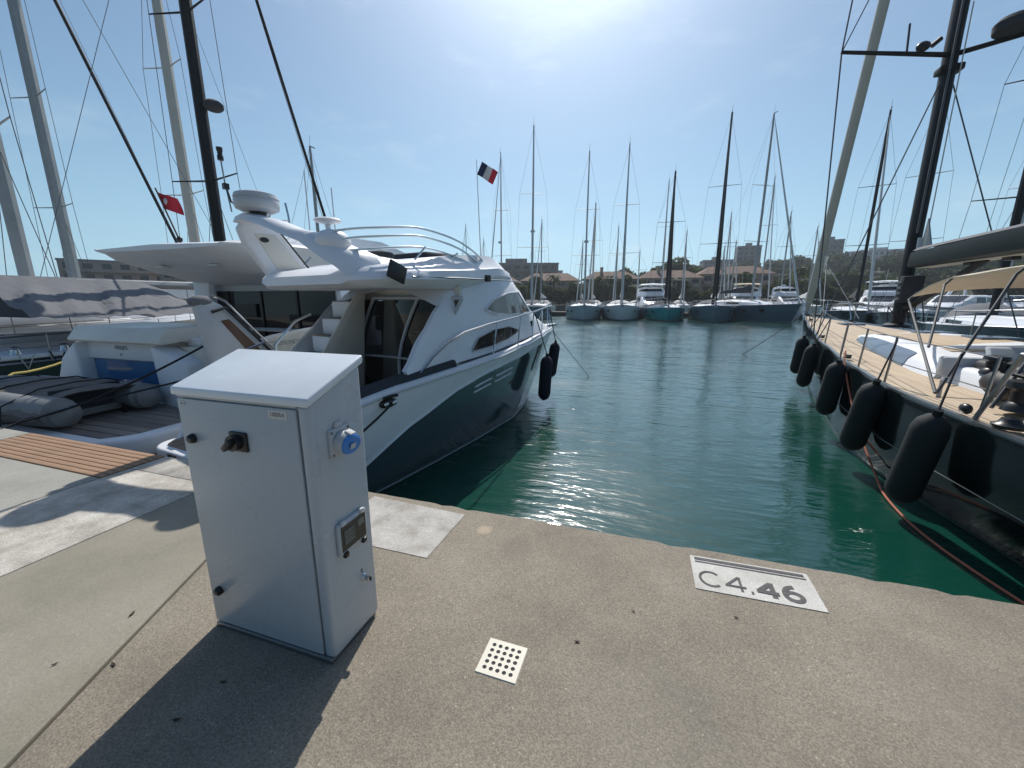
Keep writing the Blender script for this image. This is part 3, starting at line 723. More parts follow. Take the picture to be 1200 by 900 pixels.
def motorboat(name, label, loc, rz, L=12, B=4, fs=1.2, fb=1.9, hull='hull_white', fly=True, arch=True, group='motor cruisers moored behind the sailing boats', canopy=None, cat='motor boat'):
    r0 = empty(name, loc, rz, label, cat, group)
    rows = gen_rows(L, B, fs, fb, .92, 1.1, 12, 2.0, .86)
    strip('hull', M[hull], r0, rows, 2, 5); strip('boot_stripe', M['boot'], r0, rows, 0, 2)
    deck_sheet('deck', M['gel'], r0, [r_[-1] for r_ in rows])
    mb = MB()
    for s in (1, -1): mb.tube([(s * max(r_[-1][0], 0.01), r_[-1][1], r_[-1][2] - .08) for r_ in rows], .04, 5)
    mb.build('rub_rail', M['rubber'], r0)
    y0, y1 = L * .22, L * .80
    zd = sheer_at(rows, L * .4)[1] - .08
    S = [(y0, .40, 1.35), (L * .34, .42, 1.42), (L * .50, .40, 1.42), (L * .62, .35, .75), (y1, .14, .16)]
    def ring(y, w_, h_):
        w_ *= B; return [(-w_, y, zd), (-w_ * .97, y, zd + h_ * .45), (-w_ * .88, y, zd + h_ * .92), (-w_ * .75, y, zd + h_), (w_ * .75, y, zd + h_), (w_ * .88, y, zd + h_ * .92), (w_ * .97, y, zd + h_ * .45), (w_, y, zd)]
    MB().loft([ring(*s) for s in S], False).build('cabin', M['gel'], r0)
    MB().poly(ring(*S[0])).build('cabin_bulkhead', M['gel_grey'], r0)
    MB().add([(-B * .26, y0 - .02, zd + .05), (B * .26, y0 - .02, zd + .05), (B * .28, y0 - .02, zd + 1.15), (-B * .28, y0 - .02, zd + 1.15)], [(0, 1, 2, 3)]).build('saloon_door', M['dglass'], r0)
    for s in (1, -1):
        for ya, yb_ in ((L * .25, L * .36), (L * .37, L * .49)):
            def sx(y, f):
                w_, h_ = interp([(a, b, c) for a, b, c in S], y); w_ *= B
                x = w_ * (.97 + (.88 - .97) * (f - .45) / .47); return (s * (x + .015), y, zd + h_ * f)
            MB().add([sx(ya, .52), sx(yb_, .52), sx(yb_ - .08, .86), sx(ya + .08, .86)], [(0, 1, 2, 3)]).build('window', M['dglass'], r0)
    # windscreen
    a, b = S[2], S[3]
    def wp(t, fx):
        y = a[0] + (b[0] - a[0]) * t; w_ = (a[1] + (b[1] - a[1]) * t) * B * .7; h_ = a[2] + (b[2] - a[2]) * t
        return (fx * w_, y + .02, zd + h_ + .02)
    for f0, f1 in ((-1, -.36), (-.32, .32), (.36, 1)):
        MB().add([wp(.1, f0), wp(.1, f1), wp(.92, f1), wp(.92, f0)], [(0, 1, 2, 3)]).build('windscreen', M['dglass'], r0)
    if fly:
        zf = zd + 1.44
        FS = [(y0 - L * .09, .40, .06), (y0 + .2, .42, .1), (L * .33, .42, .55), (L * .46, .36, .62), (L * .52, .22, .4)]
        MB().loft([[(-w_ * B, y, zf - .04), (-w_ * B * 1.02, y, zf + .06), (-w_ * B * .92, y, zf + h_), (w_ * B * .92, y, zf + h_), (w_ * B * 1.02, y, zf + .06), (w_ * B, y, zf - .04)] for y, w_, h_ in FS], True, True).build('flybridge', M['gel'], r0)
        MB().loft([[(-B * .26, L * .47, zf + .6), (B * .26, L * .47, zf + .6)], [(-B * .22, L * .455, zf + .95), (B * .22, L * .455, zf + .95)]], False).build('fly_screen', M['dglass'], r0)
    if arch:
        za = zd + (1.44 if fly else 1.3)
        P = [(-B * .42, L * .30, za), (-B * .36, L * .25, za + .95), (-B * .2, L * .23, za + 1.15), (B * .2, L * .23, za + 1.15), (B * .36, L * .25, za + .95), (B * .42, L * .30, za)]
        MB().tube(P, .13, 6).build('radar_arch', M['gel'], r0)
        MB().lathe([(.001, 0), (.26, .02), (.3, .1), (.26, .2), (.001, .24)], (0, L * .23, za + 1.26), 12).build('radar_dome', M['gel_grey'], r0)
        MB().tube([(.6, L * .23, za + 1.2), (.62, L * .2, za + 3.0)], .015, 4).build('whip_antenna', M['gel_grey'], r0)
    if canopy:
        za = zd + 1.44
        MB().loft([[(-B * .36, y, za + z_), (0, y, za + z_ + .08), (B * .36, y, za + z_)] for y, z_ in ((L * .16, 1.5), (L * .26, 1.62), (L * .38, 1.58), (L * .46, 1.45))], False).build('bimini_top', M[canopy], r0, solid=.03)
        for s in (1, -1):
            for y in (L * .17, L * .30, L * .44): MB().tube([(s * B * .37, y, za), (s * B * .36, y, za + 1.52)], .02, 4).build('canopy_pole', M['steel'], r0)
    mb = MB(); ys = [L * .48, L * .60, L * .75, L * .88, L * .985]
    for s in (1, -1):
        pts = [sheer_at(rows, y) for y in ys]
        mb.tube([(s * max(p[0] - .08, .02), y, p[1] + .62) for p, y in zip(pts, ys)], .018, 4, False)
        for p, y in zip(pts, ys): mb.tube([(s * max(p[0] - .08, .02), y, p[1] - .02), (s * max(p[0] - .08, .02), y, p[1] + .62)], .016, 4)
    mb.build('bow_rail', M['steel_dull'], r0)
    return r0, rows

# ------------------------------------------------------------------ white flybridge yacht beside the cabinet
def see_glass(name, tint):
    m = bpy.data.materials.new(name); m.use_nodes = True; nt = m.node_tree
    for n in list(nt.nodes): nt.nodes.remove(n)
    o = nt.nodes.new('ShaderNodeOutputMaterial'); t = nt.nodes.new('ShaderNodeBsdfTransparent'); t.inputs[0].default_value = (*tint, 1)
    g_ = nt.nodes.new('ShaderNodeBsdfGlossy'); g_.inputs['Roughness'].default_value = .02; f = nt.nodes.new('ShaderNodeFresnel'); f.inputs[0].default_value = 1.33
    x = nt.nodes.new('ShaderNodeMixShader'); mm = nt.nodes.new('ShaderNodeMath'); mm.operation = 'MULTIPLY'; mm.inputs[1].default_value = .4; nt.links.new(f.outputs[0], mm.inputs[0]); nt.links.new(mm.outputs[0], x.inputs[0]); nt.links.new(t.outputs[0], x.inputs[1]); nt.links.new(g_.outputs[0], x.inputs[2]); nt.links.new(x.outputs[0], o.inputs[0])
    return m
M['doorglass'] = see_glass('smoked_door_glass', (.15, .11, .085))
AH = R(-14)
A = empty('flybridge_yacht', (-4.839, 1.497, WZ), AH, 'white flybridge yacht with dark slate lower hull, moored stern-to behind the grey cabinet', 'motor yacht')
def A_w(p):
    c_, s_ = math.cos(AH), math.sin(AH); return (-4.839 + p[0] * c_ - p[1] * s_, 1.497 + p[0] * s_ + p[1] * c_, p[2] + WZ)
SH = [(2.0, 1.42, 1.26), (3.0, 1.50, 1.39), (4.0, 1.50, 1.45), (5.2, 1.41, 1.51), (6.2, 1.28, 1.58), (7.4, 1.0, 1.64), (8.5, .64, 1.67), (9.3, .33, 1.66), (9.75, .12, 1.64), (10.0, .0, 1.62)]
KN = [(2.0, .12), (2.4, .42), (3.38, .84), (4.2, 1.10), (5.0, 1.22), (5.9, 1.29), (7.4, 1.40), (8.8, 1.46), (10.0, 1.46)]
WL = [(2.0, 1.2), (3.0, 1.17), (3.7, 1.14), (4.8, 1.07), (6.3, .92), (7.3, .62), (8.1, .26), (8.5, .0)]
rows = []
N = 26
for i in range(N + 1):
    t = i / N; y = 2.0 + 8.0 * t
    b, z = interp(SH, y)
    yw = 2.0 + 6.5 * t; wl = interp(WL, yw)[0]
    zk = min(interp(KN, y)[0], z - .12)
    yk = yw + (y - yw) * (zk / z); bk = wl + (b - wl) * (zk / z) ** .8 * .97 + .0
    zr = z - .05
    rows.append([(wl * .6, yw, -.5), (wl, yw, 0), (wl + (bk - wl) * .45, yw + (yk - yw) * .55, zk * .5), (bk, yk, zk), (bk + .035, yk + .01, zk + .03), (bk + .03, yk + .02, zk + .075), (bk + (b - bk) * .6 + .01, yk + (y - yk) * .6, zk + (z - zk) * .6), (b, y, zr), (b - .015, y, z), (max(b - .09, 0), y, z + .005)])
strip('lower_hull', M['hull_grey'], A, rows, 0, 3)
strip('spray_rail', M['gel'], A, rows, 3, 5)
strip('topsides', M['gel'], A, rows, 5, 9)
mb = MB()
for s in (1, -1): mb.tube([(s * (r_[7][0] + .012), r_[7][1], r_[7][2]) for r_ in rows], .016, 5)
mb.build('rub_rail', M['gel_grey'], A)
mb = MB()
for s in (1, -1): mb.tube([(s * (r_[1][0] + .004), r_[1][1], r_[1][2] + .03) for r_ in rows[:-1]], .018, 4)
mb.build('boot_stripe', M['boot'], A)
deck_sheet('deck', M['gel'], A, [(r_[8][0], r_[8][1], r_[8][2]) for r_ in rows if r_[8][1] > 3.95], .08, .05, .05)
MB().bb(-1.12, 1.12, 2.06, 4.34, .80, .86).build('cockpit_floor', M['teak_brown'], A)
# cockpit coaming
for s in (1, -1):
    pts = [(2.02, 1.28), (2.6, 1.36), (3.1, 1.42), (3.6, 1.47), (4.05, 1.50)]
    MB().loft([[(s * (interp(SH, y)[0] - .15), y, 1.15), (s * (interp(SH, y)[0] - .07), y, z_ - .02), (s * (interp(SH, y)[0] - .10), y, z_ + .05), (s * (interp(SH, y)[0] - .26), y, z_ + .05), (s * (interp(SH, y)[0] - .28), y, .86)] for y, z_ in pts], False).build('coaming', M['canvas_dark'] if s == 1 else M['gel'], A)
# transom and swim platform
def rrect(x0, x1, y0, y1, r_, n=6, corners=(1, 1, 1, 1)):
    pts = []
    for (cx_, cy_, a0), on in zip(((x0 + r_, y0 + r_, 180), (x1 - r_, y0 + r_, 270), (x1 - r_, y1 - r_, 0), (x0 + r_, y1 - r_, 90)), corners):
        if on: pts += [(cx_ + r_ * math.cos(R(a0 + 90 * k / n)), cy_ + r_ * math.sin(R(a0 + 90 * k / n))) for k in range(n + 1)]
        else:
            pts.append((x0 if a0 in (180, 90) else x1, y0 if a0 in (180, 270) else y1))
    return pts
pf = MB().prism([(x, y + (-.30 * (1.36 - x) / 2.76 if y < 2.2 else 0)) for x, y in rrect(-1.40, 1.36, 1.60, 2.45, .34, 7, (1, 1, 0, 0))], .44, .60).build('swim_platform', M['gel'], A, bevel=.035, seg=3)
MB().prism([(x, y + (-.30 * (1.36 - x) / 2.76 if y < 2.04 else 0)) for x, y in rrect(-1.30, 1.26, 1.71, 2.06, .26, 7, (1, 1, 0, 0))], .598, .606).build('teak_inlay', M['teak_brown'], pf)
for dx in (0, .10):
    MB().box((-.80 + dx, 1.575 - .225 + dx * .1, .52), (.045, .02, .15), rx=0, ry=.3).build('fender_strip', M['black'], pf)
for s in (-1, 1):
    MB().extr([(s * 1.36, 2.0, .58), (s * 1.36, 2.55, .58), (s * 1.36, 2.6, 1.30), (s * 1.36, 2.12, 1.24)], (-s * .16, 0, 0)).build('transom_wing', M['gel'], A, bevel=.05, seg=3)
MB().extr([(-1.40, 1.62, .58), (-1.40, 2.3, .58), (-1.44, 2.4, 1.36), (-1.44, 2.16, 1.36), (-1.42, 1.84, .98)], (.10, 0, 0)).build('quarter_fin', M['gel'], A, bevel=.03, seg=3)
MB().bb(-1.2, 1.2, 2.06, 2.20, .60, 1.16).build('transom_door', M['gel'], A, bevel=.04)
# saloon bulkhead, curved sliding door
MB().bb(-1.34, -1.02, 4.36, 4.42, .86, 2.46).bb(1.04, 1.19, 4.36, 4.42, .86, 2.46).bb(-1.2, 1.25, 4.362, 4.422, 2.40, 2.58).build('saloon_bulkhead', M['gel_cream'], A)
MB().bb(-1.2, 1.15, 4.4, 6.0, .84, .90).build('saloon_floor', M['wood'], A)
MB().bb(-.72, .72, 5.95, 6.0, .9, 2.3).build('saloon_panelling', M['wood'], A)
MB().bb(-1.0, -.45, 4.7, 5.8, .9, 1.35).bb(-1.05, -.85, 4.7, 5.8, 1.35, 1.75).build('saloon_sofa', M['tan'], A, bevel=.05)
MB().bb(-1.03, -.98, 4.43, 5.94, .9, 2.34).bb(.96, 1.0, 4.43, 5.94, .9, 2.34).bb(-.97, .95, 4.43, 5.94, 2.34, 2.38).build('saloon_lining', M['wood'], A)
MB().bb(.35, .9, 4.9, 5.8, .9, 1.72).build('galley_unit', M['wood'], A, bevel=.02)
MB().bb(.33, 1.02, 4.88, 5.82, 1.72, 1.76).build('worktop', M['tan'], A)
def dx(x, z_): return x + .50 * ((z_ - 1.35) / 1.05) ** 1.5 if z_ > 1.35 else x
sd_ = empty_part = MB().loft([[(dx(-.98, z_), 4.30, z_), (dx(.0, z_) + .05, 4.28, z_), (dx(.86, z_), 4.30, z_)] for z_ in (.9, 1.2, 1.45, 1.7, 1.95, 2.2, 2.38)], False).build('sliding_door', M['doorglass'], A)
for x in (-1.0, .02, .88):
    MB().tube([(dx(x, z_), 4.26, z_) for z_ in (.9, 1.2, 1.45, 1.7, 1.95, 2.2, 2.40)], .028, 6).build('door_frame', M['gel_grey'], sd_)
MB().tube([(dx(-1.0, 2.4), 4.26, 2.41), (dx(.88, 2.4), 4.26, 2.41)], .03, 6).build('door_head', M['gel_grey'], sd_)
# flybridge stairs on the port side
for k in range(5):
    yy, zz = 3.15 + .17 * k, 1.02 + .27 * k
    MB().bb(-1.22 + .05 * k, -.76 + .05 * k, yy, yy + .24, zz, zz + .26).build('stair', M['gel'], A, bevel=.025)
    MB().bb(-1.20 + .05 * k, -.78 + .05 * k, yy + .005, yy + .16, zz + .26, zz + .268).build('step_tread', M['teak_brown'], A)
MB().extr([(-.74, 3.15, .9), (-.74, 4.1, .9), (-.54, 4.1, 2.5), (-.54, 3.95, 2.5), (-.74, 3.1, 1.2)], (.04, 0, 0)).build('stair_panel', M['gel_cream'], A, bevel=.01)
MB().tube([(-1.38, 3.0, 1.3), (-1.38, 3.05, 1.7), (-1.30, 3.35, 2.05), (-1.25, 3.6, 2.15)], .018, 6).build('hand_rail', M['steel'], A)
MB().tube([(-1.4, 2.1, 1.25), (-1.4, 2.3, 1.55), (-1.4, 2.9, 1.75)], .018, 6).build('hand_rail', M['steel'], A)
# superstructure
SP = [  # y, 5 half-section points
    (3.15, (1.40, 1.44), (1.385, 1.48), (1.37, 1.50), (1.36, 1.51), (1.34, 1.515)),
    (3.55, (1.38, 1.46), (1.34, 1.70), (1.30, 1.86), (1.28, 1.90), (1.25, 1.91)),
    (3.95, (1.36, 1.47), (1.31, 1.95), (1.26, 2.20), (1.24, 2.28), (1.22, 2.30)),
    (4.28, (1.33, 1.49), (1.28, 2.05), (1.18, 2.50), (1.0, 2.58), (.0, 2.62)),
    (4.6, (1.30, 1.50), (1.22, 2.03), (1.13, 2.52), (.98, 2.72), (.0, 2.82)),
    (5.2, (1.24, 1.52), (1.17, 2.02), (1.07, 2.52), (.88, 2.86), (.0, 2.98)),
    (5.9, (1.14, 1.56), (1.09, 2.0), (.99, 2.50), (.80, 2.90), (.0, 3.08)),
    (6.6, (1.02, 1.60), (.96, 1.98), (.87, 2.44), (.68, 2.82), (.0, 3.02)),
    (7.2, (.90, 1.63), (.82, 1.94), (.72, 2.30), (.55, 2.58), (.0, 2.78)),
    (7.8, (.76, 1.65), (.66, 1.88), (.54, 2.10), (.40, 2.24), (.0, 2.36)),
    (8.3, (.62, 1.66), (.52, 1.82), (.40, 1.93), (.28, 1.98), (.0, 2.03)),
    (9.0, (.36, 1.67), (.28, 1.74), (.20, 1.78), (.12, 1.80), (.0, 1.81)),
    (9.35, (.2, 1.655), (.15, 1.68), (.1, 1.69), (.06, 1.70), (.0, 1.70))]
SI = [(s[0],) + tuple(v for p in s[1:] for v in p) for s in SP]
def srow(y):
    v = interp(SI, y); return [(v[2 * k], y, v[2 * k + 1]) for k in range(5)]
mb = MB()
ysl = [3.15 + .1 * i for i in range(63)]
for s in (1, -1):
    mb.loft([[(s * p[0], p[1], p[2]) for p in (srow(y) if y > 4.23 else srow(y)[:4])] for y in ysl if y > 4.23], False)
    mb.loft([[(s * p[0], p[1], p[2]) for p in srow(y)] for y in ysl if y < 4.3], False)
    mb.loft([[(s * (p[0] - .05), p[1], p[2]) for p in srow(y)] for y in ysl if y < 4.3], False)
mb.build('superstructure', M['gel'], A, ang=60)
def side_pt(y, z_, off=.02, s=1):
    r_ = srow(y)
    for a, b in zip(r_[:-1], r_[1:]):
        if a[2] <= z_ <= b[2]:
            t = (z_ - a[2]) / (b[2] - a[2]); return (s * (a[0] + (b[0] - a[0]) * t + off), y, z_)
    p = r_[-1] if z_ > r_[-1][2] else r_[0]
    return (s * (p[0] + off), y, z_)
def side_window(name, lower, upper, m, s=1, off=.02, n=18):
    """lower / upper: tables [(y,z)] sharing the same y range"""
    ya, yb_ = lower[0][0], lower[-1][0]; rings = []
    for i in range(n + 1):
        y = ya + (yb_ - ya) * i / n; zl, zu = interp(lower, y)[0], interp(upper, y)[0]
        rings.append([side_pt(y, zl + (zu - zl) * k / 3, off, s) for k in range(4)])
    return MB().loft(rings, False).build(name, m, A)
LW_l = [(4.6, 1.60), (5.2, 1.625), (5.8, 1.68), (6.2, 1.75), (6.4, 1.80)]
LW_u = [(4.6, 1.65), (4.8, 1.80), (5.3, 1.89), (5.9, 1.91), (6.4, 1.815)]
UW_l = [(5.15, 2.22), (5.5, 2.14), (6.4, 2.11), (7.3, 2.12)]
UW_u = [(5.15, 2.23), (5.5, 2.39), (6.1, 2.50), (6.75, 2.53), (7.3, 2.14)]
for s in (1, -1):
    w_ = side_window('lower_window', LW_l, LW_u, M['dglass'], s)
    mb = MB(); ring_ = [side_pt(y, z_, .024, s) for y, z_ in LW_l] + [side_pt(y, z_, .024, s) for y, z_ in LW_u[::-1]]
    mb.tube(ring_ + [ring_[0]], .010, 5).build('window_trim', M['gel_grey'], w_)
    w_ = side_window('upper_window', UW_l, UW_u, M['wglass'], s)
    mb = MB(); ring_ = [side_pt(y, z_, .024, s) for y, z_ in UW_l] + [side_pt(y, z_, .024, s) for y, z_ in UW_u[::-1]]
    mb.tube(ring_ + [ring_[0]], .014, 5).build('window_trim', M['gel'], w_)
    for yq in (5.95, 6.45): MB().tube([side_pt(yq - .02, interp(UW_l, yq)[0], .012, s), side_pt(yq + .05, interp(UW_u, yq)[0], .012, s)], .008, 4).build('mullion', M['black'], w_)
# windscreen
mb = MB()
def front(y, f, off=.012):
    r_ = srow(y); x = r_[3][0] * f; z_ = r_[4][2] + (r_[3][2] - r_[4][2]) * abs(f) ** 1.5; return (x, y, z_ + off)
for f0, f1 in ((-.95, -.34), (-.30, .30), (.34, .95)):
    MB().loft([[front(y, f0 + (f1 - f0) * k / 3) for k in range(4)] for y in (7.25, 7.45, 7.65, 7.85, 8.0)], False).build('windscreen', M['wglass'], A)
# flybridge moulding
FB = [(2.74, .95, 2.57, 2.66, .02), (2.80, 1.18, 2.545, 2.69, .05), (2.98, 1.36, 2.535, 2.73, .05), (3.4, 1.43, 2.53, 2.76, .09), (4.0, 1.40, 2.53, 2.80, .16), (4.6, 1.27, 2.55, 2.84, .20), (5.2, 1.10, 2.60, 2.90, .20), (5.9, .95, 2.68, 2.96, .18), (6.5, .76, 2.72, 2.94, .12), (7.0, .52, 2.70, 2.84, .06)]
rr = []
for i in range(24):
    y = 2.74 + (7.0 - 2.74) * i / 23; w_, za, zb_, rise = interp(FB, y)
    rr.append([(-w_ + .15, y, za), (-w_, y, za + (zb_ - za) * .45), (-w_ + .03, y, zb_ - .03), (-w_ + .10, y, zb_), (-w_ + .22, y, zb_ + rise), (-w_ * .5, y, zb_ + rise), (w_ * .5, y, zb_ + rise), (w_ - .22, y, zb_ + rise), (w_ - .10, y, zb_), (w_ - .03, y, zb_ - .03), (w_, y, za + (zb_ - za) * .45), (w_ - .15, y, za)])
MB().loft(rr, True, True).build('flybridge', M['gel'], A, ang=50)
# radar arch: raked port leg with a locker panel, bridge sweeping over and down to starboard
leg = MB().extr([(-1.05, y, z_) for y, z_ in [(2.86, 2.70), (3.50, 2.74), (3.05, 3.33), (2.86, 3.46), (2.62, 3.44), (2.52, 3.32), (2.58, 3.12)]], (.14, 0, 0)).build('arch_leg', M['gel'], A, bevel=.04, seg=3)
MB().extr([(-.912, y, z_) for y, z_ in [(2.96, 2.80), (3.36, 2.82), (2.98, 3.28), (2.70, 3.26)]], (.012, 0, 0)).build('leg_panel', M['gel_cream'], leg, bevel=.006)
MB().ell((-.895, 2.82, 3.19), (.010, .065, .035), 10, 6).build('vent', M['black'], leg)
MB().tube([(-.90, 3.03, 3.34), (-.90, 3.50, 2.76)], .014, 5).build('cable', M['black'], leg)
ARC = [(-1.0, 2.66, 3.42, .16, .09), (-.72, 2.66, 3.43, .20, .10), (-.3, 2.68, 3.32, .20, .10), (.1, 2.72, 3.18, .20, .10), (.42, 2.76, 3.10, .25, .13), (.66, 2.88, 2.95, .30, .18), (.84, 3.02, 2.84, .36, .20), (.96, 3.12, 2.72, .40, .16)]
MB().loft([[(x, y - d_, z_ - t_ * .4), (x, y - d_ * .8, z_ + t_ * .4), (x, y, z_ + t_ * .6), (x, y + d_ * .8, z_ + t_ * .4), (x, y + d_, z_ - t_ * .4), (x, y, z_ - t_ * .6)] for x, y, z_, d_, t_ in ARC], True, True).build('arch_bridge', M['gel'], A, ang=55)
MB().loft([[(.84, 2.95, 2.90), (.84, 3.35, 2.92)], [(.95, 3.1, 2.80), (.98, 3.9, 2.86)], [(1.05, 3.1, 2.72), (1.06, 4.2, 2.82)]], False).build('arch_fairing', M['gel'], A, solid=.05)
MB().ell((.62, 2.82, 3.06), (.17, .22, .14), 14, 9).build('speaker_pod', M['gel'], A)
MB().lathe([(.001, 0), (.05, .0), (.03, .06), (.03, .14), (.14, .17), (.16, .19), (.13, .21), (.001, .22)], (.52, 2.84, 3.12), 16).build('gps_antenna', M['gel'], A)
MB().lathe([(.001, .0), (.18, .0), (.245, .03), (.262, .07), (.262, .13), (.245, .155), (.262, .16), (.245, .21), (.16, .24), (.001, .25)], (-.70, 2.68, 3.50), 24).build('radar_dome', M['gel_grey'], A)
MB().lathe([(.001, 0), (.10, 0), (.10, .06), (.001, .07)], (-.70, 2.68, 3.46), 12).build('radar_base', M['black'], A)
lt_ = MB().tube([(-.95, 2.48, 3.50), (-.96, 2.45, 3.86), (-.96, 2.44, 4.10)], .010, 5).build('light_mast', M['steel_dull'], A)
MB().lathe([(.001, 0), (.035, 0), (.035, .05), (.028, .06), (.028, .10), (.035, .11), (.035, .15), (.001, .16)], (-.96, 2.44, 4.10), 10).build('anchor_light', M['black'], lt_)
MB().box((-.96, 2.455, 3.80), (.06, .06, .07)).build('light_bracket', M['black'], lt_)
MB().tube([(-.95, 2.46, 3.76), (-.93, 2.48, 3.62), (-.85, 2.55, 3.55), (-.75, 2.62, 3.54)], .012, 5).build('cable', M['black'], A)
# flybridge rails
def pt_rail(h, yf, inset=.16):
    def px(y): return max(interp(FB, y)[0] - inset - .22 * max(0, min(1, (4.6 - y) / 1.2)), .2)
    P = [(.72, 2.75, h - .06), (.85, 3.0, h), (px(3.4), 3.4, h + .05), (px(3.8), 3.8, h + .10), (px(4.6), 4.6, h + .02), (px(yf - .4), yf - .4, h - .18), (px(yf) * .8, yf, h - .34), (0, yf + .35, h - .44)]
    return P + [(-x, y, z_) for x, y, z_ in P[-2:2:-1]]
for h, yf in ((3.22, 5.9), (3.12, 5.8), (2.98, 6.3)):
    P = pt_rail(h, yf); Q = []
    for a, b in zip(P[:-1], P[1:]):
        for k in range(4): Q.append(tuple(a[i] + (b[i] - a[i]) * k / 4 for i in range(3)))
    Q.append(P[-1])
    # light smoothing
    for _ in range(3): Q = [Q[0]] + [tuple((Q[i - 1][j] + 2 * Q[i][j] + Q[i + 1][j]) / 4 for j in range(3)) for i in range(1, len(Q) - 1)] + [Q[-1]]
    MB().tube(Q, .016, 6).build('flybridge_rail', M['steel'], A)
for s in (1, -1):
    for y in (3.7, 4.5, 5.3):
        x = interp(FB, y)[0] - .16; MB().tube([(s * (x - .02), y - .18, interp(FB, y)[2] + .1), (s * x, y, 2.99 + (.06 if y < 5 else -.16))], .014, 6).build('rail_post', M['steel'], A)
# helm seats and console showing above the coaming
MB().extr([(-.5, 4.5, 2.95), (.55, 4.5, 2.95), (.5, 4.5, 3.12), (-.45, 4.5, 3.12)], (0, .9, .02)).build('helm_cover', M['canvas_dark'], A, bevel=.05)
MB().bb(.15, .6, 3.5, 3.8, 2.86, 3.04).build('helm_seat', M['canvas_dark'], A, bevel=.06)
MB().bb(-.6, -.1, 5.1, 5.5, 3.0, 3.15).build('fly_seat', M['gel'], A, bevel=.05)
# hanging fender basket strap and boat hook along the flybridge side
MB().box((1.42, 3.05, 2.70), (.03, .26, .20), rx=-.35).build('side_board', M['black'], A, bevel=.01)
hk = MB().tube([(1.41, 3.30, 2.66), (1.39, 4.2, 2.68), (1.24, 5.5, 2.70), (.98, 6.5, 2.72)], .012, 5).build('boat_hook', M['steel_dull'], A)
MB().box((1.31, 5.0, 2.71), (.05, .10, .10)).build('hook_clip', M['black'], hk)
# hull vents
def hull_pt(y, f, off=.006):
    """point on the starboard dark band, f: 0 at waterline .. 1 at knuckle"""
    r_ = [a for a in rows]
    e = []
    for k in range(4):
        e.append(interp([(row[k][1], row[k][0], row[k][2]) for row in rows], y))
    e = e[1:4]
    u = f * 2; i = min(int(u), 1); t = u - i
    return (e[i][0] + (e[i + 1][0] - e[i][0]) * t + off, y, e[i][1] + (e[i + 1][1] - e[i][1]) * t)
for ya, yb_ in ((4.55, 5.05), (5.2, 5.85)):
    for f in (.82, .90):
        MB().tube([hull_pt(ya + (yb_ - ya) * k / 4, f, .008) for k in range(5)], .014, 5).build('hull_vent', M['gel'], A)
for s in (1, -1):
    k = MB().ell((s * 1.47, 2.75, 1.22), (.05, .13, .06), 12, 7).build('hawse_hole', M['black'], A)
    MB().tube([(s * 1.52, 2.65, 1.30), (s * 1.53, 2.75, 1.31), (s * 1.52, 2.85, 1.30)], .02, 6).build('cleat_horn', M['black'], k)
    MB().ell((s * 1.52, 2.69, 1.22), (.02, .035, .03), 8, 5).build('fairlead_roller', M['steel'], k)
    MB().ell((s * 1.52, 2.81, 1.22), (.02, .035, .03), 8, 5).build('fairlead_roller', M['steel'], k)
# bow rail
for s in (1, -1):
    ys = [3.35, 3.6, 3.9, 4.3, 5.0, 6.0, 7.0, 8.0, 9.0, 9.8]
    hs = [.05, .22, .36, .46, .50, .50, .50, .52, .55, .56]
    P = []
    for y, h in zip(ys, hs):
        b, z_ = interp(SH, y); P.append((s * max(b - .10, .04), y, z_ + h))
    MB().tube(P, .016, 6).build('bow_rail', M['steel'], A)
    for y in (5.1, 6.1, 7.0, 7.9, 8.7, 9.4):
        b, z_ = interp(SH, y); b2, z2 = interp(SH, y + .16)
        MB().tube([(s * max(b - .09, .03), y, z_ - .02), (s * max(b2 - .10, .04), y + .16, z2 + .51)], .013, 6).build('rail_stanchion', M['steel'], A)
MB().tube([(-.12, 9.8, 2.18), (0, 9.98, 2.2), (.12, 9.8, 2.18)], .016, 6).build('bow_rail', M['steel'], A)
MB().bb(-.07, .07, 9.5, 10.12, 1.66, 1.71).build('bow_roller', M['steel_dull'], A, bevel=.01)
ke = MB().ell((.80, 7.3, 1.86), (.05, .09, .09), 10, 6).build('searchlight', M['black'], A)
fp = MB().tube([(.05, 6.55, 3.08), (.05, 6.5, 4.0), (.05, 6.45, 5.0)], [.012, .009, .006], 5).build('flag_staff', M['gel_grey'], A)
# tricolour courtesy flag: three bands on one flag
def flag(name, label, org, du, dv, bands, wav=.04, parent=None):
    t = empty(name, org, 0, label, 'flag')
    du, dv = Vector(du), Vector(dv); nrm = du.cross(dv).normalized()
    n = len(bands)
    for bi, m in enumerate(bands):
        rings = []
        for i in range(5):
            u = (bi + i / 4) / n
            rings.append([tuple(du * u + dv * v + nrm * wav * math.sin(u * 7 + v * 2) * (.4 + u) - dv * (u * u * .12)) for v in (0, .33, .66, 1)])
        MB().loft(rings, False).build('flag_band', m, t)
    return t
o = A_w((.05, 6.46, 4.74))
flag('courtesy_flag', 'small blue white red flag flying from the thin staff of the flybridge yacht', o, (.30, .10, -.16), (.10, .02, .22), [M['flag_blue'], M['flag_white'], M['red']], .03)

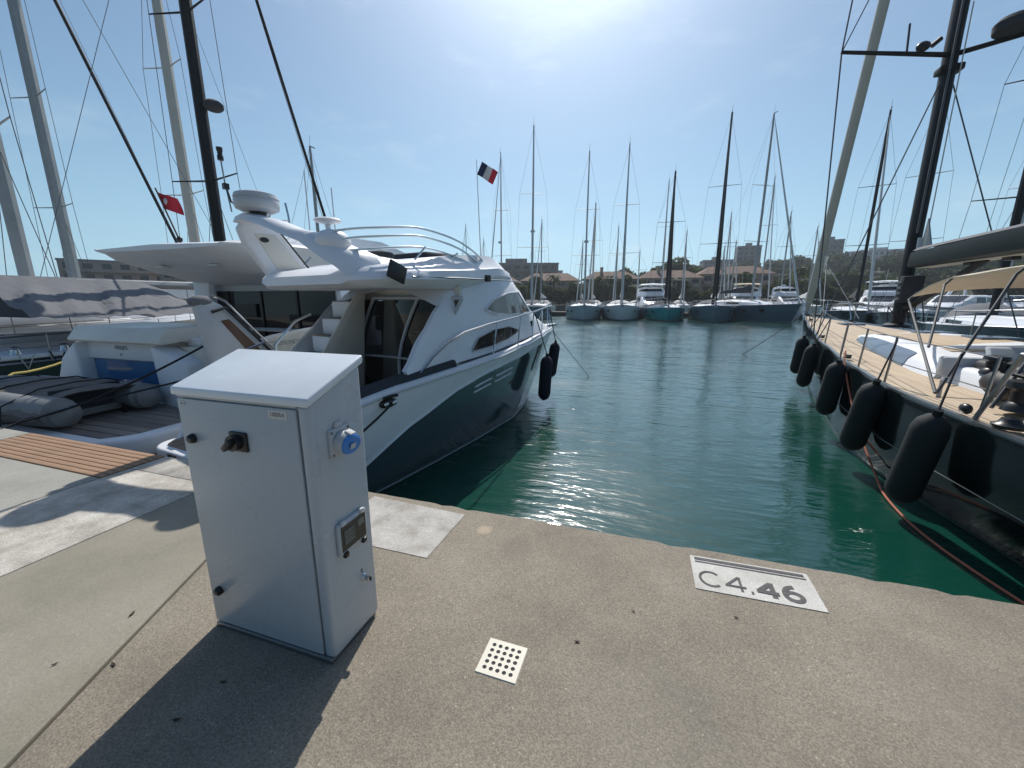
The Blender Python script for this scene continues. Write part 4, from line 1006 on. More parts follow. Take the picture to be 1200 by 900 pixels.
def fender(label, p_top, p_bot, rad, m, name='boat_fender', group=None, rope_to=None, flatb=False):
    t = empty(name, p_bot, 0, label, 'fender', group)
    a, b = Vector(p_top) - Vector(p_bot), Vector((0, 0, 0)); Lf = (a - b).length; ax = (a - b).normalized()
    prof = [(.02, 0), (rad * .45, .02 * Lf), (rad * .82, .07 * Lf), (rad, .14 * Lf), (rad, .5 * Lf), (rad, .82 * Lf), (rad * .85, .90 * Lf), (rad * .5, .955 * Lf), (rad * .25, .975 * Lf), (rad * .22, Lf), (.01, Lf)]
    MB().lathe(prof, b, 18, ax).build('fender_body', m, t)
    MB().tube([a - ax * .03, a + ax * .03], rad * .26, 8).build('fender_eye', M['black'], t)
    if rope_to: MB().tube([a, Vector(rope_to) - Vector(p_bot)], .011, 5).build('lanyard', M['rope_black'], t)
    return t
fg = 'fenders on the starboard side of the flybridge yacht'
fender('dark navy cylinder fender under the bow rail of the flybridge yacht, nearer the cabinet', A_w((1.18, 7.35, 1.22)), A_w((1.14, 7.30, .22)), .135, M['fender_navy'], group=fg, rope_to=A_w((1.0, 7.1, 2.12)))
fender('dark navy cylinder fender hanging closest to the stem of the flybridge yacht', A_w((.70, 8.75, 1.35)), A_w((.60, 8.7, .45)), .13, M['fender_navy'], group=fg, rope_to=A_w((.58, 8.6, 2.15)))
def line(name, label, pts, r_, m, sag=0, cat='rope'):
    P = []
    n = len(pts)
    for i in range(n - 1):
        p0, a, b, p3 = Vector(pts[max(i - 1, 0)]), Vector(pts[i]), Vector(pts[i + 1]), Vector(pts[min(i + 2, n - 1)])
        for k in range(8):
            t = k / 8
            q_ = ((a * 2) + (b - p0) * t + (p0 * 2 - a * 5 + b * 4 - p3) * t * t + (a * 3 - p0 - b * 3 + p3) * t ** 3) * .5
            P.append((q_.x, q_.y, q_.z - sag * 4 * t * (1 - t)))
    P.append(pts[-1])
    return tag(MB().tube(P, r_, 6).build(name, m), label, cat)
line('mooring_line', 'dark stern mooring line from the flybridge yacht hawse hole down to the quay', [A_w((1.53, 2.72, 1.2)), (-2.75, 2.62, .06), (-2.7, 2.45, .02)], .014, M['rope_black'], .03)
line('bow_line', 'thin bow line running from the flybridge yacht stem down into the water', [A_w((.02, 9.95, 1.5)), (-1.45, 12.6, WZ - .1)], .010, M['rope_white'])

# ------------------------------------------------------------------ black sloop with teak deck on the other side of the berth
SA = math.atan(.055)
SB = empty('sailing_yacht', (5.54, 2.8, WZ), -SA, 'large black hulled sailing yacht with teak deck, black mast and beige bimini', 'sailing yacht')
def B_w(p):
    c_, s_ = math.cos(-SA), math.sin(-SA); return (5.54 + p[0] * c_ - p[1] * s_, 2.8 + p[0] * s_ + p[1] * c_, p[2] + WZ)
SH2 = [(0, 2.46, 1.215), (1.5, 2.55, 1.22), (2.5, 2.63, 1.24), (3.4, 2.66, 1.26), (5.4, 2.45, 1.30), (8.0, 2.04, 1.37), (12.1, 1.24, 1.51), (15, .60, 1.62), (16.6, .22, 1.68), (17.45, .0, 1.71)]
WL2 = [(0, 1.9), (1.0, 2.12), (1.85, 2.22), (2.4, 2.32), (2.9, 2.40), (3.5, 2.46), (4.5, 2.50), (5.5, 2.44), (7.5, 2.16), (9.9, 1.68), (13, .95), (15.4, .38), (16.9, .0)]
rows2 = []
for i in range(27):
    t = i / 26; y = 17.45 * t; b, z_ = interp(SH2, y); yw = 16.9 * t; wl = min(interp(WL2, yw)[0], b - .02 if t < .98 else b)
    wl = max(wl, 0)
    mx_ = max(b, wl)
    rows2.append([(wl * .5, yw, -.6), (wl * .97, yw, -.12), (wl, yw, .0), (wl + (mx_ - wl) * .25 + .02 * min(1, b), yw + (y - yw) * .1, .10), (wl + (mx_ - wl) * .75 + .03 * min(1, b), yw + (y - yw) * .55, z_ * .5), (b, y, z_ - .03), (b - .015 if b > .02 else b, y, z_)])
strip('hull', M['hull_black'], SB, rows2, 3, 6)
strip('boot_stripe', M['boot'], SB, rows2, 2, 3)
strip('underbody', M['hull_navy'], SB, rows2, 0, 2)
edge2 = [r_[-1] for r_ in rows2]
deck_sheet('deck', M['teak'], SB, edge2, .07, .015, .10)
mb = MB()
for s in (1, -1): mb.loft([[(s * max(e[0] + .004, 0), e[1], e[2] - .02), (s * max(e[0], 0), e[1], e[2] + .022), (s * max(e[0] - .06, 0), e[1], e[2] + .022), (s * max(e[0] - .075, 0), e[1], e[2] - .02)] for e in edge2], False)
mb.build('toe_rail', M['steel_dull'], SB)
mb = MB()
for s in (-1, 1): mb.tube([(s * (r_[3][0] + (r_[4][0] - r_[3][0]) * .9 + .006), r_[4][1], r_[4][2] * .92) for r_ in rows2[:16]], .006, 4)
mb.build('cove_line', M['boot'], SB)
def sh2(y): return interp(SH2, y)
# coachroof with long blue grey side windows
CR = [(4.2, 1.86, .22), (4.7, 1.84, .27), (5.5, 1.74, .31), (7.0, 1.52, .29), (8.6, 1.22, .20), (9.6, .9, .08)]
def crow(y):
    w_, h_ = interp(CR, y); zb = sh2(y)[1] + .02
    return [(w_, y, zb - .03), (w_ - .07, y, zb + h_ * .45), (w_ - .20, y, zb + h_ * .85), (w_ - .42, y, zb + h_), (0, y, zb + h_ + .07)]
mb = MB(); ysl = [4.2 + .3 * i for i in range(19)]
full = []
for y in ysl:
    r_ = crow(y); full.append([(-p[0], p[1], p[2]) for p in r_] + [(p[0], p[1], p[2]) for p in r_[-2::-1]])
MB().loft(full, False).build('coachroof', M['gel'], SB, ang=50)
MB().poly(full[0]).build('coachroof_bulkhead', M['gel_grey'], SB)
MB().loft([[(x * interp(CR, y)[0] * .72, y, sh2(y)[1] + interp(CR, y)[1] + .035 + .055 * (1 - abs(x))) for x in (-1, -.5, 0, .5, 1)] for y in (5.0, 6.0, 7.0, 8.0, 9.0, 9.5)], False).build('roof_teak', M['teak'], SB)
for s in (1, -1):
    rg = []
    for i in range(12):
        y = 5.2 + 3.6 * i / 11; r_ = crow(y); f = .92 if i < 9 else .92 - .25 * (i - 8) / 3; f0 = .12
        def pq(t):
            if t < .5: u = t / .5; a, b = r_[0], r_[1]
            else: u = (t - .5) / .5; a, b = r_[1], r_[2]
            return (s * (a[0] + (b[0] - a[0]) * u + .012), y, a[2] + (b[2] - a[2]) * u + .006)
        rg.append([pq(f0), pq((f0 + f) / 2), pq(f)])
    MB().loft(rg, False).build('deck_window', M['gglass'], SB)
    rg = []
    for i in range(5):
        y = 4.3 + .7 * i / 4; r_ = crow(y)
        rg.append([(s * (r_[1][0] + .012), y, r_[1][2] - .05), (s * (r_[2][0] + .012), y, r_[2][2] - .02)])
    MB().loft(rg, False).build('deck_window', M['gglass'], SB)
for x, y in ((.0, 8.3), (0, 6.6), (0, 12.6)):
    zb = sh2(y)[1] + (interp(CR, y)[1] if y < 9.6 else 0) + .12
    MB().bb(x - .28, x + .28, y - .28, y + .28, zb - .06, zb).build('deck_hatch', M['gglass'], SB, bevel=.02)
# cockpit
for s in (-1, 1):
    MB().extr([(s * 1.82, .2, 1.2), (s * 1.45, .2, 1.2), (s * 1.50, .2, 1.46), (s * 1.72, .2, 1.46)], (0, 3.95, .06)).build('cockpit_coaming', M['gel'], SB, bevel=.05)
    MB().bb(s * 1.15 - .3, s * 1.15 + .3, .3, 3.9, 1.22, 1.40).build('cockpit_seat', M['leather'], SB, bevel=.04)
    for y in (1.5, 2.6, 3.5):
        wq = MB().lathe([(.001, 0), (.13, 0), (.12, .04), (.085, .07), (.085, .15), (.12, .18), (.11, .22), (.03, .23), (.001, .23)], (s * 1.62, y, 1.50), 16).build('winch', M['black'], SB)
wq = MB().lathe([(.001, 0), (.15, 0), (.14, .05), (.10, .09), (.10, .20), (.15, .24), (.14, .30), (.04, .32), (.001, .32)], (-2.02, 2.32, 1.30), 18).build('primary_winch', M['black'], SB)
MB().tube([(-2.02, 2.32, 1.63), (-2.10, 2.55, 1.66), (-2.10, 2.55, 1.76)], .02, 6).build('winch_handle', M['black'], wq)
MB().box((-1.62, 4.05, 1.50), (.5, .14, .26)).build('grey_coaming_box', M['gel_grey'], SB, bevel=.03)
MB().bb(-1.45, 1.45, .1, 4.15, 1.16, 1.21).build('cockpit_sole', M['teak_brown'], SB)
MB().extr([(-1.35, 3.9, 1.35), (1.35, 3.9, 1.35), (1.3, 4.25, 1.76), (-1.3, 4.25, 1.76)], (0, .12, 0)).build('companion_hood', M['gel_grey'], SB, bevel=.03)
for s in (-1, 1):
    ped = MB().tube([(s * .95, 2.0, 1.2), (s * .95, 2.0, 1.95)], .09, 8).build('wheel_pedestal', M['black'], SB)
    wh = MB(); wh.tube([(s * .95 + .48 * math.cos(a * PI / 12), 1.94, 1.75 + .48 * math.sin(a * PI / 12)) for a in range(25)], .02, 5)
    for a in range(5): wh.tube([(s * .95, 1.94, 1.75), (s * .95 + .48 * math.cos(a * 2 * PI / 5), 1.94, 1.75 + .48 * math.sin(a * 2 * PI / 5))], .012, 4)
    wh.build('steering_wheel', M['black'], ped)
MB().ell((-1.86, 2.75, 1.47), (.18, .42, .17), 14, 8).build('sheet_bag', M['rubber'], SB)
MB().box((-1.35, 3.3, 1.55), (.5, 1.3, .16), rz=.02).build('folded_cushion', M['rubber'], SB, bevel=.08, seg=3)
for i in range(5):
    a0 = random.uniform(0, 6)
    MB().tube([(-1.62 + .16 * math.cos(a0 + k * .5) * (1 - k * .006), 1.75 + .16 * i + .14 * math.sin(a0 + k * .5), 1.58 + .012 * k) for k in range(22)], .014, 5).build('rope_coil', M['rope_black'] if i % 2 else M['rope_white'], SB)
# mast, boom, rigging
MY = 9.85; MZ = 1.78; MT = 26.0
def ellip(x, y, z_, a, b, n=12): return [(x + a * math.cos(k * 2 * PI / n), y + b * math.sin(k * 2 * PI / n), z_) for k in range(n)]
ms = MB().loft([ellip(0, MY, MZ, .125, .20), ellip(0, MY, 12, .12, .195), ellip(0, MY, 20, .1, .16), ellip(0, MY, MT, .06, .1)], True, True).build('mast', M['carbon'], SB)
MB().lathe([(.001, 0), (.30, 0), (.28, .06), (.2, .10), (.001, .10)], (0, MY, MZ - .08), 14).build('mast_collar', M['black'], SB)
for z_, hw, sw_ in ((7.66, 2.25, .85), (13.4, 1.9, .7), (19.2, 1.4, .55)):
    for s in (-1, 1):
        MB().tube([(s * .08, MY - .08, z_ - .02), (s * hw, MY - sw_, z_ + .06)], [.055, .04], 6).build('spreader', M['carbon'], SB)
MB().lathe([(.001, 0), (.22, .03), (.32, .12), (.33, .26), (.26, .34), (.001, .38)], (.80, MY - .34, 7.68), 16).build('radar_dome', M['canvas_dark'], SB)
sp = MB().ell((-.62, MY - .28, 7.80), (.13, .10, .10), 10, 7); sp.tube([(-.48, MY - .28, 7.78), (-.34, MY - .30, 7.90)], .05, 6)
sp.build('deck_light', M['black'], SB)
MB().tube([(-.92, MY - .36, 7.70), (-.96, MY - .38, 8.25)], .022, 5).build('aerial', M['black'], SB)
MB().box((0, MY - .05, 7.35), (.42, .30, .14)).build('spreader_bracket', M['carbon'], SB, bevel=.03)
cp = (2.15, MY - .75)
for s in (-1, 1):
    MB().tube([(s * 1.95, 9.0, sh2(9)[1]), (s * 2.25, MY - .85, 7.72), (s * 1.9, MY - .7, 13.46), (s * 1.4, MY - .55, 19.26), (0, MY, MT - .4)], .016, 5, False).build('shroud', M['wire'], SB)
    MB().tube([(s * 1.90, 9.1, sh2(9)[1]), (s * .05, MY, 7.3)], .014, 5, False).build('shroud', M['wire'], SB)
    MB().tube([(s * 2.25, MY - .85, 7.72), (s * .08, MY, 13.2)], .012, 5, False).build('shroud', M['wire'], SB)
    MB().tube([(s * 2.0, .3, 1.3), (0, MY - .1, 21.0)], .014, 5, False).build('running_backstay', M['wire'], SB)
MB().tube([(0, 17.25, 1.75), (0, 17.05, 2.3), (0, 16.6, 3.5), (0, 14.2, 11.5), (0, 11.6, 20.2), (0, MY + .1, MT - .2)], [.03, .13, .155, .15, .12, .05], 9).build('furled_genoa', M['alu_warm'], SB)
MB().lathe([(.001, 0), (.16, 0), (.17, .05), (.07, .08), (.07, .2), (.15, .22), (.001, .24)], (0, 17.22, 1.74), 12).build('furling_drum', M['steel_dull'], SB)
MB().extr([(-.01, 16.0, 4.0), (-.01, 15.55, 3.9), (-.01, 15.9, 3.45)], (.02, 0, 0)).build('genoa_clew', M['alu_warm'], SB)
for s in (-1, 1): MB().tube([(0, 15.7, 3.7), (s * .5, 13.5, 1.75)], .012, 5, False).build('genoa_sheet', M['rope_white'], SB)
MB().tube([(.1, MY - .25, 8.5), (.1, MY - .3, 3.9)], .012, 5, False).build('halyard', M['rope_white'], SB)
MB().tube([(-.1, MY - .27, 22), (-.1, MY - .32, 3.9)], .022, 5, False).build('halyard', M['wire'], SB)
M['boom_green'] = mat('dark_green_boom', (.009, .016, .018), .5, spec=.3)
# boom, a wide park-avenue style trough
bsec = lambda y, z_, w_, h_: [(-w_, y, z_ + h_), (-w_ * 1.06, y, z_ + h_ * .42), (-w_ * .92, y, z_ + h_ * .1), (-w_ * .6, y, z_), (w_ * .6, y, z_), (w_ * .92, y, z_ + h_ * .1), (w_ * 1.06, y, z_ + h_ * .42), (w_, y, z_ + h_)]
MB().loft([bsec(MY - .22, 3.12, .12, .22), bsec(MY - .6, 3.10, .26, .34), bsec(6, 3.12, .34, .38), bsec(2.5, 3.18, .30, .36), bsec(1.2, 3.26, .16, .28)], True, True).build('boom', M['boom_green'], SB, ang=30)
MB().loft([[(-.34 * f, y, z_ + .385), (-.20 * f, y, z_ + .46), (.20 * f, y, z_ + .46), (.34 * f, y, z_ + .385)] for y, z_, f in ((MY - .6, 3.09, .7), (6, 3.12, 1), (2.5, 3.18, .88), (1.4, 3.26, .5))], False).build('boom_cover', M['canvas_grey'], SB)
MB().loft([[(-.17, y, z_ - .006), (.17, y, z_ - .006)] for y, z_ in ((MY - .7, 3.10), (6, 3.12), (2.5, 3.18))], False).build('boom_underside_bounce', M['alu_warm'], SB, solid=.01)  # beige strip standing in for light bounced up off the deck
MB().extr([(-.01, MY - .35, 3.5), (-.01, MY - .8, 3.53), (-.01, MY - .45, 4.2)], (.03, 0, 0)).build('sail_headboard', M['alu'], SB, bevel=.005)
MB().tube([(0, MY - .28, 3.46), (0, MY - .27, 3.8)], .05, 8).build('white_fitting', M['flag_white'], SB)
MB().tube([(0, MY - .24, 2.15), (0, 7.2, 3.12)], [.075, .06], 8).build('boom_vang', M['carbon'], SB)
for y in (7.6, 6.6): MB().box((0, y, 3.07), (.12, .25, .06)).build('boom_block', M['black'], SB, bevel=.01)
MB().tube([(0, 3.2, 3.16), (.15, 2.9, 1.7)], .025, 5).build('mainsheet', M['rope_black'], SB)
MB().box((-.02, MY - .32, 2.62), (.40, .22, .62), rx=.05).build('halyard_bag', M['canvas_dark'], SB, bevel=.03)
for i in range(4):
    MB().box((-.225, MY - .30 , 2.40 + .13 * i), (.02, .16, .05)).build('rope_clutch', M['steel_dull'], SB)
for i in range(6):
    x = -.3 + .1 * i; MB().tube([(x * .5, MY - .25, 1.95), (x * 1.2, MY - .3, 2.2 + .12 * (i % 3)), (x * 1.4, MY - .5, 1.85)], .014, 5).build('halyard_tail', M['rope_black'], SB)
M['frame_grey'] = mat('grey_painted_tube', (.10, .105, .11), .6, spec=.2)
# bimini on hooped frame
cz = [(6.35, 2.60), (5.9, 2.72), (5.4, 2.84), (4.9, 2.92), (4.2, 2.93), (3.6, 2.90), (3.0, 2.82)]
rg = []
for y, z_ in cz:
    rg.append([(x * 1.32, y, z_ - .14 * abs(x) ** 2.2 - (.02 if abs(x) < .9 else .05) * math.sin(y * 3)) for x in (-1, -.8, -.5, -.2, .2, .5, .8, 1)])
MB().loft(rg, False).build('bimini', M['canvas_beige'], SB, solid=.02)
def hoop(foot, y, z_, r_=.018):
    P = [(-foot[0], foot[1], foot[2]), (-1.36, y, z_ - .2), (-1.25, y, z_ - .07), (-.8, y, z_ + .0), (0, y, z_ + .03), (.8, y, z_), (1.25, y, z_ - .07), (1.36, y, z_ - .2), (foot[0], foot[1], foot[2])]
    MB().tube(P, r_, 6).build('bimini_frame', M['frame_grey'], SB)
hoop((2.34, 3.05, 1.30), 6.35, 2.58); hoop((2.0, 4.1, 1.75), 5.4, 2.82); hoop((2.30, 3.1, 1.30), 4.0, 2.90); hoop((2.2, 2.4, 1.30), 3.0, 2.78)
# stanchions, lifelines, pulpit
sy = [2.0, 3.74, 5.0, 6.3, 8.2, 10.1, 12.2, 14.3]
for s in (-1, 1):
    for y in sy:
        b, z_ = sh2(y); MB().tube([(s * (b - .08), y, z_), (s * (b - .10), y - .06, z_ + .64)], .015, 6).build('stanchion', M['steel_dull'], SB)
    for h in (.32, .63):
        P = [(s * (sh2(y)[0] - .10), y - .05, sh2(y)[1] + h) for y in sy] + [(s * .42, 16.2, sh2(16.2)[1] + h + .06)]
        MB().tube(P, .006, 4, False).build('lifeline', M['wire'], SB)
    P = [(s * .72, 14.7, 1.62), (s * .66, 15.0, 2.26), (s * .42, 16.3, 2.34), (s * .25, 17.0, 2.36), (s * .10, 17.2, 2.36)]
    MB().tube(P, .018, 6).build('pulpit', M['steel'], SB)
    MB().tube([(s * .36, 16.2, 1.67), (s * .42, 16.3, 2.34)], .016, 6).build('pulpit_leg', M['steel'], SB)
    MB().tube([(s * 2.48, -.2, 1.24), (s * 2.44, .9, 1.9), (s * 2.46, 1.75, 1.92), (s * 2.53, 2.0, 1.24)], .022, 6).build('pushpit', M['steel_dull'], SB)
for y in (.9, 5.9, 9.2, 14.4):
    for s in (-1, 1):
        b, z_ = sh2(y); c_ = MB().bb(s * (b - .12) - .04, s * (b - .12) + .04, y - .07, y + .07, z_ + .02, z_ + .06).build('deck_cleat', M['black'], SB, bevel=.01)
        MB().tube([(s * (b - .12), y - .15, z_ + .085), (s * (b - .12), y, z_ + .075), (s * (b - .12), y + .15, z_ + .085)], .02, 6).build('cleat_horn', M['black'], c_)
MB().lathe([(.001, 0), (.11, 0), (.12, .03), (.08, .05), (.06, .09), (.001, .10)], (-2.44, 1.72, 1.26), 14).build('rail_fairlead', M['black'], SB)
MB().ell((-2.50, 2.20, 1.31), (.045, .075, .055), 12, 8).build('deck_block', M['black'], SB)
# fenders hung from the guard rail
fl = 'long black fenders hanging along the sailing yacht side'
for lab, yt, yb_, x_, zt_, zb_, rad, ys_ in (
    ('biggest black fender on the sailing yacht, nearest the quay', 2.05, 2.35, -2.78, 1.28, .16, .155, 2.45),
    ('long black fender second from the quay on the sailing yacht', 3.42, 3.80, -2.76, 1.33, .26, .155, 3.72),
    ('black fender third from the quay, by the start of the coachroof of the sailing yacht', 5.15, 5.4, -2.62, 1.36, .36, .15, 6.25),
    ('black fender fourth from the quay, just short of the pulpit of the sailing yacht', 7.9, 8.25, -2.22, 1.38, .32, .15, 8.2),
    ('farthest black fender on the sailing yacht, hung closest to the bow', 9.6, 9.85, -1.98, 1.42, .38, .15, 10.1)):
    fender(lab, B_w((x_, yt, zt_)), B_w((x_ - .02, yb_, zb_)), rad, M['fender'], 'boat_fender', fl, B_w((-(sh2(ys_)[0] - .10), ys_ - .06, sh2(ys_)[1] + .60)))
line('orange_rope', 'faded orange rope trailing from the sailing yacht rail down into the water', [B_w((-2.42, 5.55, 1.5)), B_w((-2.50, 5.25, 1.28)), B_w((-2.56, 4.4, .62)), B_w((-2.62, 3.4, .12)), B_w((-2.75, 2.6, .03)), B_w((-2.72, 1.6, .02)), B_w((-2.35, .4, .01)), B_w((-1.9, -.4, .02))], .013, M['rope_orange'])
# stern line with rubber snubber and shackle
ml = empty('stern_line', B_w((-2.50, 1.1, 1.26)), 0, 'black stern line with rubber snubber and bright shackle hanging from the sailing yacht rail', 'rope')
def rel(p): return tuple(a - b for a, b in zip(B_w(p), B_w((-2.50, 1.1, 1.26))))
MB().tube([rel((-2.40, 1.15, 1.30)), rel((-2.52, 1.10, 1.25)), rel((-2.60, .98, .98))], .022, 7).build('rope', M['rope_black'], ml)
MB().tube([rel((-2.60 - .07 * t, .98 - .24 * t, .98 - .36 * t)) for t in [k / 10 for k in range(11)]], [.03, .045, .03, .045, .03, .045, .03, .045, .03, .045, .03], 9).build('snubber', M['rubber'], ml)
MB().ell(rel((-2.70, .70, .58)), (.035, .035, .05), 12, 8).build('shackle', M['steel'], ml)
MB().tube([rel((-2.70, .68, .55)), rel((-2.76, .40, .36)), rel((-2.6, .05, .55)), rel((-2.4, -.25, .78))], .02, 7).build('rope', M['rope_black'], ml)
line('bow_line', 'thin mooring line from the sailing yacht pulpit down into the water', [B_w((-.3, 16.6, 1.7)), B_w((-2.2, 16.9, .0)), B_w((-2.9, 17.0, -.2))], .012, M['rope_black'])

# ------------------------------------------------------------------ white motor yacht with the tender on its platform
D = empty('motor_yacht', (-8.6, 2.9, WZ), 0, 'white motor yacht with blue transom glass and long hardtop overhang, left of the flybridge yacht', 'motor yacht')
DS = [(1.95, 2.10, 1.58), (2.3, 2.22, 1.72), (3.2, 2.28, 1.82), (5, 2.32, 1.93), (8, 2.2, 2.05), (11, 1.75, 2.2), (13.5, .95, 2.32), (15, .25, 2.38), (15.6, 0, 2.4)]
rowsD = []
for i in range(20):
    t = i / 19; y = 1.95 + 13.65 * t; b, z_ = interp(DS, y); yw = 1.95 + 12.2 * t; bw = b * (.9 if t < .6 else .9 - .5 * (t - .6))
    if t > .99: bw = 0
    rowsD.append([(bw * .6, yw, -.5), (bw, yw, 0), (bw + .02 * min(1, b), yw, .14), (b * .97 + (bw - b) * .2, yw + (y - yw) * .6, z_ * .6), (b, y, z_ - .04), (max(b - .05, 0), y, z_)])
strip('hull', M['gel_cream'], D, rowsD, 2, 5); strip('boot_stripe', M['hull_navy'], D, rowsD, 0, 2)
deck_sheet('deck', M['gel'], D, [r_[-1] for r_ in rowsD[3:]], .02, .25, .05)
text('hull_lettering', 'ACTION MOON', .125, M['letter_dim'], D, (2.312, 2.86, 1.60), (R(90), R(0), R(88)), .002)
pf = MB().prism(rrect(-2.38, 2.36, .0, 1.75, .55, 8, (1, 1, 0, 0)), .30, .60).build('swim_platform', M['gel'], D, bevel=.06, seg=3)
for i in range(9):
    yy = .16 + .165 * i; xx = 2.16 - max(0, .42 - yy) * .9
    x2 = 2.16 - max(0, .42 - yy - .15) * .9
    MB().prism([(-xx, yy), (xx, yy), (x2, yy + .15), (-x2, yy + .15)], .598, .608).build('plank', M['teak_grey'], pf)
MB().prism(rrect(-2.2, 2.2, .15, 1.7, .5, 6, (1, 1, 0, 0)), -.2, .30).build('platform_skirt', M['hull_navy'], pf)
# transom: recessed wall with blue glass under an overhanging sun pad lid
tr = MB().extr([(-1.32, 1.82, .55), (.78, 1.82, .55), (.78, 1.80, 1.72), (-1.32, 1.80, 1.72)], (0, .1, 0)).build('transom', M['gel_grey'], D)
for s, x0, x1 in ((-1, -1.30, -2.10), (1, .76, 1.45)):
    MB().extr([(x0, 1.62, .56), (x1, 1.50, .56), (x1 + s * -.05, 1.7, 1.30), (x0 - s * -.0, 1.55, 1.62)], (0, .35, .03)).build('transom_cheek', M['gel'], D, bevel=.05, seg=3)
gl = MB().add([(-1.26, 1.795, .90), (.74, 1.795, .90), (.74, 1.79, 1.30), (-1.26, 1.79, 1.30)], [(0, 1, 2, 3)]).build('transom_glass', M['bglass'], D)
MB().extr([(-1.30, 1.74, 1.32), (.78, 1.74, 1.32), (.78, 1.76, 1.62), (-1.30, 1.76, 1.62)], (0, .1, 0)).build('name_board', M['gel'], D, bevel=.015)
text('boat_name', 'PHILIPS', .105, M['letter_dim'], D, (-.32, 1.738, 1.53), (R(90), 0, 0), .002)
text('home_port', 'ST', .06, M['letter_dim'], D, (-.34, 1.736, 1.41), (R(90), 0, 0), .002)
MB().extr([(-1.40, 1.56, 1.64), (-1.40, 1.53, 1.68), (-1.40, 1.68, 1.90), (-1.40, 1.75, 1.91), (-1.40, 2.75, 1.93), (-1.40, 2.75, 1.76), (-1.40, 1.74, 1.65)], (2.45, 0, 0)).build('sun_pad_lid', M['gel_cream'], D, bevel=.018, seg=2)
# starboard quarter arm with leather-lined rail
MB().extr([(2.12, 1.40, 2.32), (2.12, 1.62, 2.40), (2.12, 1.80, 2.30), (2.12, 2.55, 1.48), (2.12, 2.55, .95), (2.12, 1.72, .60), (2.12, 1.52, 1.4)], (.16, 0, 0)).build('quarter_arm', M['gel_grey'], D, bevel=.05, seg=3)
MB().extr([(2.275, 1.72, 2.06), (2.275, 1.86, 2.08), (2.275, 2.38, 1.50), (2.275, 2.30, 1.26)], (.012, 0, 0)).build('arm_panel', M['wood'], D, bevel=.004)
MB().tube([(2.22, 1.52, 2.34), (2.24, 1.68, 2.45), (2.26, 1.86, 2.36), (2.27, 2.30, 1.86), (2.27, 2.75, 1.40)], .02, 6).build('hand_rail', M['steel'], D)
MB().tube([(2.30, 1.60, 2.20), (2.32, 1.80, 2.26), (2.33, 2.30, 1.72), (2.33, 2.72, 1.24)], .026, 6).build('rubbing_rail', M['black'], D)
ho = MB().ell((2.2, 1.52, 2.36), (.10, .20, .09), 12, 7).build('arm_cap', M['canvas_grey'], D)
# cockpit
MB().bb(-2.0, 2.0, 1.95, 4.6, 1.02, 1.08).build('cockpit_sole', M['teak_brown'], D)
MB().bb(-1.5, .9, 2.8, 3.3, 1.08, 1.55).build('cockpit_sofa', M['gel_cream'], D, bevel=.06)
MB().bb(.95, 1.25, 2.05, 2.5, 1.55, 1.72).build('cockpit_table', M['gel'], D, bevel=.02)
tb = MB().tube([(1.1, 2.25, 1.1), (1.1, 2.25, 1.56)], .06, 8).build('table_leg', M['steel_dull'], D)
# saloon bulkhead with dark door
MB().bb(-2.05, 2.08, 4.62, 4.68, 1.0, 2.72).build('saloon_bulkhead', M['gel_grey'], D)
dg = MB().add([(-1.62, 4.61, 1.10), (1.98, 4.61, 1.10), (1.98, 4.61, 2.58), (-1.62, 4.61, 2.58)], [(0, 1, 2, 3)]).build('saloon_door', M['dglass'], D)
MB().bb(-1.6, -1.25, 4.585, 4.60, 1.1, 2.58).build('door_curtain', M['gap'], dg)
for x in (-1.6, -.2, .9, 1.96):
    MB().bb(x - .03, x + .03, 4.58, 4.60, 1.1, 2.58).build('door_frame', M['black'], dg)
MB().bb(-.95, -.35, 4.55, 4.58, 1.95, 2.28).build('television', M['black'], D)
# cabin sides
for s in (-1, 1):
    MB().loft([[(s * 2.08, 4.6, 1.6), (s * 2.10, 4.6, 2.0), (s * 2.02, 4.6, 2.72)], [(s * 2.06, 7, 1.7), (s * 2.06, 7, 2.1), (s * 1.95, 7, 2.75)], [(s * 1.5, 10.5, 1.9), (s * 1.4, 10.3, 2.2), (s * 1.2, 9.2, 2.75)]], False).build('cabin_side', M['gel'], D)
    MB().loft([[(s * 2.125, y, za), (s * 2.095, y, zb_)] for y, za, zb_ in ((4.9, 2.08, 2.46), (5.3, 2.02, 2.52), (6.2, 2.02, 2.54), (6.8, 2.1, 2.5))], False).build('side_window', M['dglass'], D)
MB().extr([(-1.86, 4.2, 1.08), (-1.62, 4.2, 1.08), (-1.45, 4.3, 2.80), (-2.0, 4.3, 2.80)], (0, .14, 0)).build('hardtop_pillar', M['gel'], D, bevel=.03)
MB().loft([[(-1.9, 9.0, 2.72), (1.9, 9.0, 2.72)], [(-1.2, 10.6, 2.0), (1.2, 10.6, 2.0)]], False).build('windscreen', M['dglass'], D)
# hardtop / flybridge deck overhang
HT = [(2.35, 1.70, 3.28, 3.33), (2.46, 2.00, 3.22, 3.38), (2.9, 2.14, 3.10, 3.41), (3.6, 2.18, 2.93, 3.43), (4.5, 2.2, 2.72, 3.45), (6, 2.15, 2.66, 3.48), (8.5, 1.8, 2.72, 3.46), (9.6, 1.2, 2.76, 3.1)]
rg = []
for i in range(22):
    y = 2.35 + 7.25 * i / 21; w_, za, zb_ = interp(HT, y); zm = zb_ - .10 if zb_ - za > .16 else (za + zb_) / 2
    rg.append([(-w_ + .35, y, za), (-w_ + .04, y, zm), (-w_, y, zm + .04), (-w_ + .10, y, zb_), (0, y, zb_ + .04), (w_ - .10, y, zb_), (w_, y, zm + .04), (w_ - .04, y, zm), (w_ - .35, y, za), (0, y, za - .01)])
MB().loft(rg, True, True).build('hardtop', M['gel'], D, ang=50)
